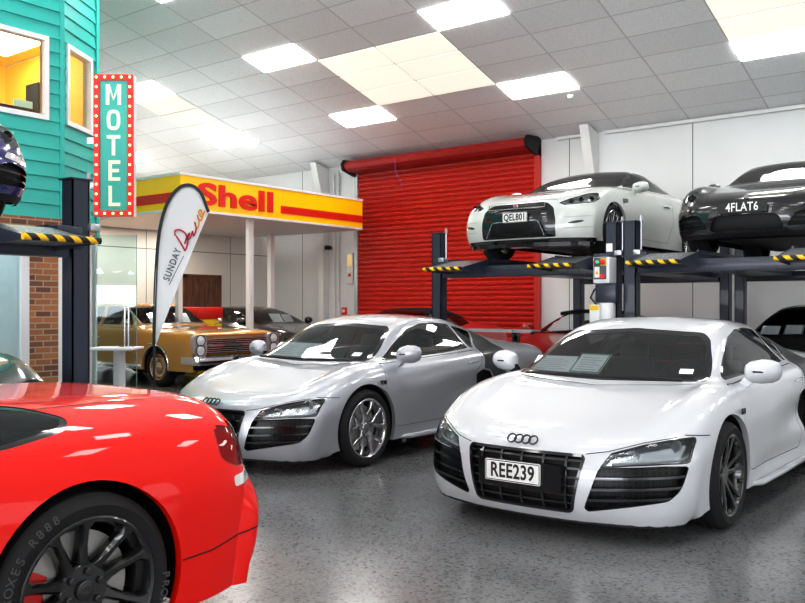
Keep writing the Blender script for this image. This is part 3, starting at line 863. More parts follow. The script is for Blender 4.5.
    gap_line(c, [(-.52, .70), (-.45, .715), (0, .70), (.45, .715), (.52, .70)], 'y', lambda q, n: q.y < .6)
    add_wheels(t, [(.93, .93), (-.93, .93), (.935, 3.71), (-.935, 3.71)], 'multi7', .345, .25, .262, M['gunrim'], None)
    cabin(c, 1.3, 3.1, .35, .97, .68, 1, 2.3)
    c.finish(); return c
P911 = [
 (.10, .30, .15, .15, .15, .15, .15, .50, .66, .76, .83, .15),
 (.02, .34, .24, .24, .24, .24, .22, .52, .68, .80, .87, .165),
 (.00, .36, .40, .40, .40, .40, .36, .53, .69, .82, .895, .175),
 (.03, .38, .52, .52, .525, .52, .46, .53, .70, .83, .905, .18),
 (.10, .40, .60, .605, .64, .64, .53, .53, .70, .83, .91, .18),
 (.25, .34, .665, .675, .745, .735, .57, .52, .70, .83, .915, .19),
 (.60, .16, .745, .755, .835, .81, .60, .51, .70, .83, .92, .19),
 (.95, .06, .82, .82, .875, .84, .61, .52, .71, .84, .92, .19),
 (1.32, .22, .905, .90, .90, .85, .62, .56, .72, .85, .92, .19),
 (1.60, .24, 1.05, 1.02, .92, .86, .62, .59, .73, .855, .92, .19),
 (1.92, .22, 1.20, 1.16, .94, .865, .62, .56, .735, .86, .92, .19),
 (2.25, .10, 1.28, 1.235, .95, .87, .62, .53, .74, .865, .925, .19),
 (2.60, .0, 1.295, 1.24, .96, .88, .62, .51, .74, .88, .93, .19),
 (3.00, .0, 1.25, 1.19, .97, .90, .63, .50, .74, .90, .945, .19),
 (3.50, .0, 1.12, 1.06, .97, .91, .63, .50, .74, .92, .955, .19),
 (4.00, -.05, .95, .93, .92, .87, .62, .52, .73, .90, .945, .20),
 (4.35, -.22, .86, .85, .84, .80, .58, .53, .72, .86, .92, .20),
 (4.50, -.34, .70, .70, .69, .66, .52, .53, .70, .83, .88, .21),
 (4.50, -.36, .45, .45, .45, .45, .42, .52, .69, .82, .86, .22),
 (4.42, -.36, .25, .25, .25, .25, .25, .50, .66, .80, .84, .22),
]
def build_911(label, paint, loc, rz, plate_txt=None, rim_mat=None, chrome_slot=False):
    c = Car('rear_engined_coupe', label, 'car', P911, paint, loc, rz, .19, 150, 44, 4)
    t = c.t
    c.arches((1.0, 3.45), .365, .34, (.52, .88))
    ws = rounded([(-.68, .915), (0, .925), (.68, .915), (.66, 1.0), (.57, 1.16), (.50, 1.215), (0, 1.25), (-.50, 1.215), (-.57, 1.16), (-.66, 1.0)], .03, 3)
    c.glass('windscreen', carve(c.bm, ws, 'y', lambda q, n: 1.0 < q.y < 2.4 and n.y < -.1 and n.z > .2), border=.02)
    side_glass(c, rounded([(1.60, .94), (1.85, 1.08), (2.1, 1.18), (2.4, 1.23), (2.8, 1.215), (3.2, 1.12), (3.45, 1.02), (3.2, .985), (2.4, .96)], .04, 3), M['glass'])
    door = rounded([(1.45, .86), (1.43, .55), (1.5, .29), (2.65, .28), (2.82, .5), (2.85, .86), (2.75, .95), (1.55, .92)], .05, 3)
    for sg in (-1, 1):
        c.panel('door', c.side(door, sg, .4), .004)
        mirror(c, sg * .76, 1.66, .925, sg, paint, .8)
        L = [(.695 + .118 * math.cos(a) * (1 + .10 * math.cos(a)), .645 + .105 * math.sin(a) + .02 * math.cos(a)) for a in [2 * PI * k / 24 for k in range(24)]]
        if sg < 0: L = mirror_poly(L)
        pc = carve(c.bm, L, 'y', lambda q, n: q.y < 1.1 and n.y < -.02); ln = clone(pc)
        hb = c.part('headlight', tub(pc, (-sg * .015, .06, -.03)), M['lamp_in'], angle=30)
        g, b = rim(ln, .006); c.part('headlight_surround', thick(b, .01), M['trim'], hb); c.part('headlight_lens', g, M['clear'], hb)
        q = BM(); lathe(q, [(.03, .0001), (.0, .035), (-.01, .045), (.02, .05)], 24, 'y', (sg * .695, .33, .65)); c.part('projector', q, M['darkchrome'], hb)
        for dx, dz in ((-.04, .035), (.04, .035), (-.04, -.035), (.04, -.035)):
            q = BM(); lathe(q, [(.01, .0001), (.0, .007), (-.006, .009)], 12, 'y', (sg * (.695 + dx), .315, .65 + dz)); c.part('led_point', q, M['lamp_in'], hb)
        # side intake with daytime lamp above
        K = rounded([(.42, .25), (.84, .27), (.87, .40), (.62, .43), (.52, .40)], .03, 3)
        if sg < 0: K = mirror_poly(K)
        pc = carve(c.bm, K, 'y', lambda q, n: q.y < .9 and n.y < -.02); src = clone(pc)
        o = c.part('side_intake', tub(pc, (-sg * .01, .05, 0)), M['plastic'], angle=30)
        for zz in (.31, .36):
            P = [(.40, zz - .006), (.9, zz - .006), (.9, zz + .006), (.40, zz + .006)]
            if sg < 0: P = mirror_poly(P)
            q = carve(src, P, 'y', remove=False); c.part('intake_slat', thick(q, .02), M['trim'], o, smooth=False)
        src.free()
        K = rounded([(.56, .455), (.86, .425), (.875, .475), (.60, .505)], .015, 2)
        if sg < 0: K = mirror_poly(K)
        lip_patch(c, K, 'y', lambda q, n: q.y < .9 and n.y < -.02, 'daytime_lamp', M['white_lens'] if chrome_slot else M['trim'], .003)
        gap_line(c, [(sg * .46, .60), (sg * .52, .70), (sg * .56, .80)], 'y', lambda q, n: q.y < 1.2, .005)
    K = rounded([(-.40, .22), (.40, .22), (.36, .36), (.30, .40), (-.30, .40), (-.36, .36)], .03, 3)
    pc = c.front(K, .6); c.part('lower_grille', tub(pc, (0, .05, 0)), M['plastic'], angle=30)
    P = [(-.9, .14), (.9, .14), (.9, .20), (-.9, .20)]
    lip_patch(c, P, 'y', lambda q, n: q.y < .8 and n.y < -.02, 'lower_bumper_trim', M['plastic'])
    if plate_txt:
        plate(t, plate_txt, (-.02, -.015, .475), (0, 0, 0), .54, .125, M['ink'], M['white_plain'], tsz=.135, border=False)
    bd = BM(); prism(bd, rounded([(-.022, -.028), (.022, -.028), (.028, .028), (-.028, .028)], .01), -.004, .004, 'y'); c.part('bonnet_badge', bd, M['chrome'], loc=(0, .075, .595), rot=(math.radians(-45), 0, 0))
    add_wheels(t, [(.90, 1.0), (-.90, 1.0), (.935, 3.45), (-.935, 3.45)], 'twin5', .338, .25, .255, rim_mat or M['blackrim'], None)
    cabin(c, 1.3, 2.9, .35, .90, .62, 1, 2.15)
    c.finish(); return c
VIP = [
 (.10, .36, .14, .14, .14, .14, .14, .50, .68, .80, .86, .14),
 (.00, .40, .26, .26, .26, .26, .24, .52, .70, .84, .92, .16),
 (.02, .42, .45, .45, .45, .45, .40, .53, .72, .86, .94, .17),
 (.15, .44, .58, .58, .60, .60, .50, .53, .73, .87, .95, .17),
 (.50, .30, .68, .69, .74, .73, .56, .53, .73, .88, .96, .17),
 (1.10, .06, .80, .81, .86, .83, .60, .54, .74, .90, .965, .17),
 (1.70, .06, .90, .90, .89, .85, .60, .56, .75, .90, .95, .17),
 (2.15, .1, 1.10, 1.06, .91, .86, .60, .55, .76, .89, .945, .17),
 (2.50, .0, 1.19, 1.14, .92, .865, .60, .50, .76, .89, .945, .17),
 (2.90, .0, 1.16, 1.12, .94, .875, .60, .48, .76, .90, .95, .17),
 (3.20, .0, 1.05, 1.02, .935, .865, .60, .48, .71, .875, .96, .17),
 (3.51, .0, 1.00, .985, .94, .865, .60, .50, .71, .875, .975, .18),
 (3.90, -.03, .985, .975, .935, .855, .60, .52, .71, .875, .975, .18),
 (4.20, -.08, .975, .965, .92, .84, .59, .53, .71, .865, .965, .19),
 (4.36, -.14, .955, .94, .90, .82, .57, .54, .715, .86, .955, .20),
 (4.43, -.18, .88, .86, .83, .765, .555, .54, .72, .86, .95, .20),
 (4.455, -.20, .70, .70, .69, .66, .53, .54, .72, .865, .955, .20),
 (4.52, -.20, .57, .57, .565, .555, .48, .54, .725, .885, .97, .20),
 (4.50, -.185, .40, .40, .40, .395, .36, .54, .72, .875, .96, .20),
 (4.36, -.085, .16, .16, .17, .18, .24, .53, .71, .84, .93, .19),
]
def build_viper(loc, rz=0.):
    c = Car('sports_car', 'glossy red sports car in the foreground seen from its rear flank, black wheels', 'car', VIP, M['red_paint'], loc, rz, .17, 190, 60, 4)
    t = c.t
    c.arches((1.0, 3.51), .385, .355, (.55, .92))
    for sg in (-1, 1):
        g = c.side(rounded([(2.0, .925), (2.25, 1.04), (2.6, 1.10), (3.0, 1.055), (3.3, 1.005), (3.48, .975), (3.57, .940), (3.50, .905), (3.25, .875), (2.6, .89)], .03, 3), sg, .3, .05)
        c.glass('side_window', g, border=.012, mat=M['dark_glass'])
        d = c.panel('door', c.side(rounded([(1.55, .85), (1.5, .45), (1.62, .28), (2.70, .26), (2.88, .5), (2.92, .82), (2.8, .91), (1.9, .905)], .05, 3), sg, .4), .004)
        h = BM(); tube(h, [(sg * .93, 2.55, .78), (sg * .94, 2.6, .78), (sg * .94, 2.75, .785)], .012); c.part('door_handle', h, M['red_paint'], d)
        # wrap-round tail lamp and reversing lamp
        tl = rounded([(4.12, .73), (4.13, .83), (4.19, .905), (4.30, .935), (4.5, .94), (4.52, .72), (4.42, .690), (4.20, .685)], .03, 4)
        pc = carve(c.bm, tl, 'x', lambda q, n, sg=sg: q.x * sg > .5 and q.y > 4.0 and n.z < .75); src = clone(pc)
        o = c.part('tail_light', tub(pc, (-sg * .02, -.01, 0)), M['redcal'], angle=30)
        g, b = rim(src, .006); c.part('tail_light_surround', thick(b, .01), M['dark_red_paint'], o); c.part('tail_light_lens', shift_n(g, .002), M['red_glass'], o)
        K = rounded([(4.18, .61), (4.18, .655), (4.50, .685), (4.50, .645)], .015, 3)
        pc = carve(c.bm, K, 'x', lambda q, n, sg=sg: q.x * sg > .5 and q.y > 4.0); shift_n(pc, .003); c.part('reversing_lamp', thick(pc, .01), M['white_lens'], None)
        gap_line(c, [(3.90, .375), (4.05, .38), (4.5, .47)], 'x', lambda q, n, sg=sg: q.x * sg > .5 and n.x * sg > .0, .006, 'bumper_gap')
    dk = [(-.60, 3.45), (-.56, 4.20), (-.4, 4.26), (0, 4.28), (.4, 4.26), (.56, 4.20), (.60, 3.45)]
    gap_line(c, dk, 'z', lambda q, n: q.z > .8 and n.z > .3, .006, 'boot_gap')
    rw = rounded([(-.38, 2.95), (.38, 2.95), (.44, 3.35), (-.44, 3.35)], .05); c.glass('rear_window', c.top(rw, .9, .3), mat=M['dark_glass'])
    ws = rounded([(-.50, 1.80), (.50, 1.80), (.46, 2.15), (-.46, 2.15)], .05); c.glass('windscreen', c.top(ws, .85, .2), mat=M['dark_glass'])
    for sg in (-1, 1):
        K = rounded([(.58, .52), (.82, .52), (.84, .64), (.60, .62)], .02)
        if sg < 0: K = mirror_poly(K)
        lip_patch(c, K, 'y', lambda q, n: q.y < 1 and n.y < 0, 'headlight', M['white_lens'])
    q = rounded([(-.35, .22), (.35, .22), (.32, .40), (-.32, .40)], .04); lip_patch(c, q, 'y', lambda q, n: q.y < .6, 'grille', M['mesh'])
    w = add_wheels(t, [(.965, 3.51), (-.965, 3.51), (.945, 1.0), (-.945, 1.0)], 'viper', .35, .30, .262, M['blackrim'], M['redcal'])
    # raised lettering on the tyre wall
    r0 = .312; s = 'PROXES R888   PROXES R888   '
    for k, ch in enumerate(s):
        if ch == ' ': continue
        a = math.radians(200) - k * math.radians(360 / len(s))
        text_mesh('tyre_lettering', ch, .040, M['tyre_ink'], w, (.0035, r0 * math.cos(a), r0 * math.sin(a)), Matrix(((0, 0, 1), (-math.sin(a) * -1, math.cos(a), 0), (math.cos(a) * -1, math.sin(a), 0))).to_euler() if False else (a - PI / 2, 0, 0), .0015, .001) if False else None
    lt = BM()
    for k, ch in enumerate(s):
        if ch == ' ': continue
        a = math.radians(178) - k * math.radians(6.2)
        if k > 13: a = math.radians(-2) - (k - 14) * math.radians(6.2)
        o = text_mesh('x', ch, .044, M['ink'], None, (0, 0, 0), (0, 0, 0), .001, .0005)
        me = o.data
        ux = Vector((0, math.sin(a), -math.cos(a))); uy = Vector((0, math.cos(a), math.sin(a))); uz = Vector((1, 0, 0))
        for v in me.vertices:
            v.co = Vector((.0032, 0, 0)) + uy * r0 + ux * v.co.x + uy * v.co.y + uz * v.co.z
        lt.from_mesh(me); bpy.data.objects.remove(o); bpy.data.meshes.remove(me)
    link('tyre_lettering', lt, M['tyre_ink'], w, smooth=False)
    cabin(c, 1.8, 2.9, .35, .86, .6, 1, 2.4)
    c.finish(); return c
M['red_glass'] = glassy('red_lamp_glass', (.75, .02, .03), 1.5)
M['tyre_ink'] = pbr('tyre_lettering_rubber', (.07, .07, .072), .7)
FORD = [
 (.10, .02, .40, .40, .40, .40, .38, .55, .75, .86, .90, .36),
 (.04, .02, .46, .46, .46, .46, .44, .55, .76, .88, .92, .34),
 (.03, .02, .60, .60, .60, .60, .55, .55, .77, .89, .935, .32),
 (.00, -.04, .84, .84, .84, .83, .62, .55, .77, .89, .94, .30),
 (.02, -.05, .90, .90, .905, .89, .66, .55, .77, .89, .945, .29),
 (.10, -.02, .935, .935, .93, .905, .68, .55, .77, .89, .95, .29),
 (.90, .0, .99, .985, .965, .93, .68, .56, .78, .90, .955, .29),
 (1.45, .05, 1.02, 1.01, .985, .94, .68, .60, .79, .90, .955, .28),
 (1.70, .08, 1.12, 1.10, .99, .94, .68, .65, .79, .90, .955, .28),
 (2.05, .08, 1.34, 1.31, 1.0, .945, .68, .62, .79, .90, .955, .28),
 (2.25, .04, 1.405, 1.385, 1.0, .945, .68, .60, .79, .90, .955, .28),
 (2.75, .0, 1.43, 1.41, 1.0, .945, .68, .60, .79, .90, .955, .28),
 (3.30, .0, 1.41, 1.385, 1.0, .945, .68, .60, .79, .90, .955, .28),
 (3.65, .0, 1.24, 1.20, 1.0, .945, .68, .60, .79, .90, .955, .28),
 (3.95, .0, 1.04, 1.03, 1.0, .945, .68, .62, .79, .90, .955, .28),
 (4.80, .0, .98, .98, .97, .93, .68, .58, .78, .90, .945, .30),
 (4.98, .0, .90, .90, .90, .88, .66, .56, .77, .88, .93, .32),
 (5.0, .0, .55, .55, .55, .55, .5, .56, .77, .88, .92, .34),
 (4.92, .0, .40, .40, .40, .40, .4, .56, .77, .87, .9, .36),
]
def build_ford(loc, rz):
    c = Car('classic_sedan', 'gold 1960s sedan with chrome grille parked beneath the yellow canopy', 'car', FORD, M['gold_paint'], loc, rz, .29, 170, 44, 2)
    t = c.t
    c.arches((.92, 3.80), .355, .335, (.60, .91))
    ws = rounded([(-.70, 1.035), (0, 1.045), (.70, 1.035), (.64, 1.34), (0, 1.375), (-.64, 1.34)], .05, 3)
    g = c.glass('windscreen', carve(c.bm, ws, 'y', lambda q, n: 1.3 < q.y < 2.4 and n.y < -.1 and n.z > .1), border=.022, mat=M['clear'], seal=M['chrome'])
    c.glass('rear_window', carve(c.bm, ws, 'y', lambda q, n: 3.2 < q.y < 4.1 and n.y > .1 and n.z > .1), border=.022, mat=M['clear'], seal=M['chrome'])
    for sg in (-1, 1):
        wins = [rounded([(1.78, 1.02), (2.05, 1.30), (2.14, 1.355), (2.14, 1.02)], .02, 2), rounded([(2.165, 1.02), (2.165, 1.358), (2.72, 1.372), (2.72, 1.02)], .03, 3), rounded([(2.80, 1.02), (2.80, 1.372), (3.25, 1.35), (3.38, 1.28), (3.55, 1.02)], .03, 3)]
        for wp in wins: c.glass('side_window', c.side(wp, sg, .35), border=.012, mat=M['clear'], seal=M['chrome'])
        for k, d in enumerate(([(1.42, .90), (1.42, .40), (1.5, .34), (2.70, .34), (2.74, .40), (2.74, .985), (1.55, .985)], [(2.765, .985), (2.765, .34), (3.45, .34), (3.52, .62), (3.60, .75), (3.62, .985)])):
            dd = c.panel('door', c.side(rounded(d, .02, 2), sg, .4), .004)
            h = BM(); box(h, sg * .962 - .012, sg * .962 + .012, (2.50, 3.35)[k], (2.64, 3.49)[k], .80, .825, .006); c.part('door_handle', h, M['chrome'], dd)
        # rocker chrome and arch trims
        s = BM(); box(s, sg * .945 - .012, sg * .945 + .012, 1.30, 3.42, .30, .37, .006); c.part('sill_trim', s, M['chrome'])
        for y in (.92, 3.80):
            a_ = BM(); pts = [(sg * .958, y + .365 * math.cos(a), .335 + .365 * math.sin(a)) for a in [PI * (k / 24) * 1.06 - .09 for k in range(25)]]
            tube(a_, pts, .012, 6); c.part('arch_trim', a_, M['chrome'])
        q = BM(); tube(q, [(sg * .90, 1.62, 1.02), (sg * 1.0, 1.60, 1.06)], .01); lathe(q, [(.0, .0001), (.0, .055), (-.035, .04), (-.05, .0001)], 20, 'y', (sg * 1.02, 1.60, 1.08)); c.part('side_mirror', q, M['chrome'])
        b = BM(); box(b, sg * .962 - .004, sg * .962 + .004, .98, 1.10, .72, .735, .002); c.part('fender_badge', b, M['chrome'])
    # grille with horizontal bars, stacked round lamps in chrome bezels
    gp = BM(); box(gp, -.68, .68, -.03, .05, .575, .83, .01); go = c.part('grille', gp, M['darkchrome'], smooth=False)
    for k in range(8):
        b = BM(); z = .595 + k * .031; box(b, -.68, .68, -.052, -.03, z, z + .010, .003); c.part('grille_bar', b, M['chrome'], go, smooth=False)
    b = BM(); box(b, -.68, .68, -.058, -.03, .695, .712, .003); box(b, -.008, .008, -.056, -.03, .58, .83); box(b, -.34 - .004, -.34 + .004, -.054, -.03, .58, .83); box(b, .34 - .004, .34 + .004, -.054, -.03, .58, .83); c.part('grille_bar', b, M['chrome'], go, smooth=False)
    for sg in (-1, 1):
        b = BM(); prism(b, rounded([(sg * .67, .545), (sg * .94, .545), (sg * .94, .895), (sg * .67, .895)], .09, 5), -.075, .02, 'y'); o = c.part('lamp_bezel', b, M['bright'], angle=30)
        for z in (.80, .64):
            q = BM(); lathe(q, [(-.070, .080), (-.085, .078), (-.078, .070)], 28, 'y', (sg * .805, 0, z)); lathe(q, [(-.078, .070), (-.092, .045), (-.097, .0001)], 28, 'y', (sg * .805, 0, z)); hl = c.part('headlight', q, M['round_lens'], o); q = BM(); lathe(q, [(-.074, .079), (-.090, .083), (-.092, .090), (-.074, .092)], 28, 'y', (sg * .805, 0, z), closed=True); c.part('lamp_ring', q, M['darkchrome'], o)
        # bonnet ornament strip
    b = BM(); box(b, -.86, .86, -.03, .0, .865, .885, .004); c.part('bonnet_lip_trim', b, M['chrome'], smooth=False)
    bp = BM(); pr = [(-.16, .40), (-.19, .43), (-.195, .47), (-.17, .52), (-.12, .545), (-.02, .545), (-.02, .40)]
    prism(bp, pr, -.90, .90, 'x')
    for sg in (-1, 1): prism(bp, [(-.15, .40), (-.17, .47), (-.13, .54), (.22, .53), (.22, .42)], sg * .90, sg * .965, 'x')
    c.part('front_bumper', bp, M['chrome'], angle=30)
    bp = BM(); prism(bp, [(5.02, .40), (5.14, .42), (5.15, .50), (5.10, .56), (5.0, .56)], -.95, .95, 'x'); c.part('rear_bumper', bp, M['chrome'], angle=30)
    plate(t, 'FORD', (0, -.198, .465), (0, 0, 0), .40, .11, M['ink'], M['white_plain'], tsz=.1, border=False)
    add_wheels(t, [(.90, .92), (-.90, .92), (.90, 3.80), (-.90, 3.80)], 'steel', .335, .19, .215, M['gold_rim'], None)
    cabin(c, 1.5, 3.6, .45, .93, .66, 1, 2.45)
    paper(t, (-.30, 1.72, 1.06), .30, .22, math.radians(-40), 0)
    paper(t, (.28, 1.72, 1.06), .30, .22, math.radians(-40), 0)
    c.finish(); return c
M['gold_rim'] = pbr('champagne_wheel', (.62, .50, .36), .22, 1.)
def build_coupe(name, label, paint, loc, rz, rows=None, papers=(), lamp='led', roof=None, glass=None, axles=(.93, 3.71), R=.345, mirrors=True, plate_txt=None, cut=None, open_top=False, group=None):
    """the simpler neighbours, mostly hidden behind other cars"""
    rows = rows or GTR
    c = Car(name, label, 'car', rows, paint, loc, rz, .2, 110, 34, 4, group=group)
    t = c.t; L = rows[-3][0] / 4.67
    c.arches(axles, R + .03, R, (.55, .88 * rows[8][10] / .945))
    sx = rows[8][10] / .945; sz = rows[12][2] / 1.37
    def S(P): return [(p[0] * sx, p[1] * sz) for p in P]
    def Y(P): return [(p[0] * L, p[1] * sz) for p in P]
    ws = rounded(S([(-.72, .985), (0, 1.0), (.72, .985), (.70, 1.08), (.61, 1.25), (.54, 1.305), (0, 1.335), (-.54, 1.305), (-.61, 1.25), (-.70, 1.08)]), .03, 3)
    c.glass('windscreen', carve(c.bm, ws, 'y', lambda q, n: 1.0 < q.y / L < 2.5 and n.y < -.1 and n.z > .2), border=.02, mat=glass)
    if open_top:
        carve(c.bm, Y([(2.16, 1.0), (2.16, 1.6), (3.42, 1.6), (3.62, 1.0)]), 'x').free()
        carve(c.bm, Y([(1.98, 1.02), (2.10, 1.26), (2.17, 1.26), (2.17, 1.0)]), 'x', lambda q, n: abs(q.x) > .62).free()
        q = BM(); tube(q, [(-.60 * sx, 2.17 * L, 1.285 * sz), (-.3 * sx, 2.13 * L, 1.325 * sz), (.3 * sx, 2.13 * L, 1.325 * sz), (.60 * sx, 2.17 * L, 1.285 * sz)], .03); c.part('windscreen_header', q, M['plastic'])
    if roof:
        p = carve(c.bm, [(-.60 * sx, 2.22 * L), (.60 * sx, 2.22 * L), (.60 * sx, 3.75 * L), (-.60 * sx, 3.75 * L)], 'z', lambda q, n: q.z > 1.06 * sz, remove=False); shift_n(p, .004); c.part('fabric_roof', p, roof)
    if not open_top: side_glass(c, rounded(Y([(1.62, 1.005), (1.85, 1.13), (2.15, 1.255), (2.5, 1.31), (2.9, 1.31), (3.2, 1.26), (3.45, 1.15), (3.45, 1.08), (3.1, 1.04)]), .04, 3), glass or M['glass'])
    door = rounded(Y([(1.42, .93), (1.40, .6), (1.5, .30), (2.75, .28), (2.95, .55), (2.98, .90), (2.9, 1.02), (1.6, .985)]), .05, 3)
    for sg in (-1, 1):
        c.panel('door', c.side(door, sg, .4), .004)
        if mirrors: mirror(c, sg * .84 * sx, 1.72 * L, 1.05 * sz, sg, paint, 1.)
        K = rounded(S([(.50, .615), (.64, .60), (.90, .63), (.915, .70), (.80, .73), (.62, .69)]), .02, 3)
        if sg < 0: K = mirror_poly(K)
        pc = carve(c.bm, K, 'y', lambda q, n: q.y < 1.2 and n.y < -.02); ln = clone(pc)
        hb = c.part('headlight', tub(pc, (-sg * .02, .04, -.02)), M['darkchrome'], angle=30)
        g, b = rim(ln, .008); c.part('headlight_surround', thick(b, .01), M['trim'], hb); c.part('headlight_lens', g, M['clear'], hb)
        for (x, y, z) in ((.64, .22, .645), (.72, .28, .655), (.80, .36, .665), (.865, .44, .675)):
            q = BM(); box(q, -.022, .022, -.01, .01, -.018, .018, .006); c.part('led_block', q, M['led'], hb, loc=(sg * x * sx, y * L, z * sz), rot=(0, 0, sg * .6))
        K = rounded(S([(.60, .24), (.90, .26), (.90, .42), (.68, .40)]), .03, 3)
        if sg < 0: K = mirror_poly(K)
        lip_patch(c, K, 'y', lambda q, n: q.y < .9 and n.y < -.02, 'side_intake', M['plastic'], .002)
        K = rounded(S([(.52, .85), (.88, .85), (.9, .74), (.54, .74)]), .02, 3)
        if sg < 0: K = mirror_poly(K)
        lip_patch(c, K, 'y', lambda q, n: q.y > 4.0 * L and n.y > .02, 'tail_light', M['red_lens'], .002)
    K = rounded(S([(-.42, .24), (.42, .24), (.46, .55), (.40, .60), (-.40, .60), (-.46, .55)]), .03, 3)
    lip_patch(c, K, 'y', lambda q, n: q.y < .9 and n.y < -.02, 'grille', M['mesh'], .002)
    rw = rounded([(-.44 * sx, 3.30 * L), (.44 * sx, 3.30 * L), (.47 * sx, 3.98 * L), (-.47 * sx, 3.98 * L)], .05); c.glass('rear_window', c.top(rw, .9, .3), mat=M['dark_glass'])
    add_wheels(t, [(.925 * sx, axles[0]), (-.925 * sx, axles[0]), (.93 * sx, axles[1]), (-.93 * sx, axles[1])], 'multi7', R, .24, R - .085, M['blackrim'], None)
    cabin(c, 1.3 * L, 3.1 * L, .35, .97 * sz, .66 * sx, 1, 2.3 * L)
    for (p, w, h, tilt, fr) in papers: paper(t, p, w, h, tilt, 0, frame=fr)
    if plate_txt: plate(t, plate_txt, (0, -.012, .44), (0, 0, 0), .36, .12)
    c.finish(); return c
# ---------------------------------------------------------------- the building
def ceil_z(y): return 4.66 + .28 * (15.2 - y) if y > 1.0 else 8.636 - .28 * (1.0 - y)
def objcoord(nt, scale=(1, 1, 1), loc=(0, 0, 0), rot=(0, 0, 0)):
    tc = N(nt, 'ShaderNodeTexCoord'); mp = N(nt, 'ShaderNodeMapping'); mp.inputs['Scale'].default_value = scale; mp.inputs['Location'].default_value = loc; mp.inputs['Rotation'].default_value = rot
    nt.links.new(tc.outputs['Object'], mp.inputs[0]); return mp
def floor_mat():
    m = pbr('polished_concrete', (.3, .3, .3), .2, spec=.6); nt = m.node_tree; b = bsdf(m)
    mp = objcoord(nt)
    big = N(nt, 'ShaderNodeTexNoise'); big.inputs['Scale'].default_value = .55; big.inputs['Detail'].default_value = 5; nt.links.new(mp.outputs[0], big.inputs[0])
    cr = N(nt, 'ShaderNodeValToRGB'); cr.color_ramp.elements[0].position = .3; cr.color_ramp.elements[0].color = (.13, .132, .135, 1); cr.color_ramp.elements[1].position = .7; cr.color_ramp.elements[1].color = (.25, .253, .256, 1)
    nt.links.new(big.outputs[0], cr.inputs[0])
    v = N(nt, 'ShaderNodeTexVoronoi'); v.inputs['Scale'].default_value = 75; nt.links.new(mp.outputs[0], v.inputs['Vector'])
    sr = N(nt, 'ShaderNodeValToRGB'); sr.color_ramp.elements[0].position = .0; sr.color_ramp.elements[0].color = (.30, .30, .31, 1); sr.color_ramp.elements[1].position = .22; sr.color_ramp.elements[1].color = (.95, .95, .95, 1)
    e = sr.color_ramp.elements.new(.8); e.color = (1.25, 1.25, 1.25, 1)
    hs = N(nt, 'ShaderNodeSeparateColor'); nt.links.new(v.outputs['Color'], hs.inputs[0]); nt.links.new(hs.outputs[0], sr.inputs[0])
    n2 = N(nt, 'ShaderNodeTexNoise'); n2.inputs['Scale'].default_value = 45; n2.inputs['Detail'].default_value = 3; nt.links.new(mp.outputs[0], n2.inputs[0])
    m1 = N(nt, 'ShaderNodeMix', data_type='RGBA', blend_type='MULTIPLY'); m1.inputs[0].default_value = .75; nt.links.new(cr.outputs[0], m1.inputs[6]); nt.links.new(sr.outputs[0], m1.inputs[7])
    nt.links.new(m1.outputs[2], b.inputs['Base Color'])
    rr = N(nt, 'ShaderNodeMapRange'); rr.inputs[3].default_value = .12; rr.inputs[4].default_value = .27; nt.links.new(big.outputs[0], rr.inputs[0]); nt.links.new(rr.outputs[0], b.inputs['Roughness'])
    return m
def grid_lines(nt, vec, pitch, off, w, comp):
    s = N(nt, 'ShaderNodeSeparateXYZ'); nt.links.new(vec, s.inputs[0])
    a = N(nt, 'ShaderNodeMath', operation='SUBTRACT'); a.inputs[1].default_value = off; nt.links.new(s.outputs[comp], a.inputs[0])
    d = N(nt, 'ShaderNodeMath', operation='PINGPONG'); d.inputs[1].default_value = pitch / 2; nt.links.new(a.outputs[0], d.inputs[0])
    l = N(nt, 'ShaderNodeMath', operation='LESS_THAN'); l.inputs[1].default_value = w / 2; nt.links.new(d.outputs[0], l.inputs[0]); return l.outputs[0]
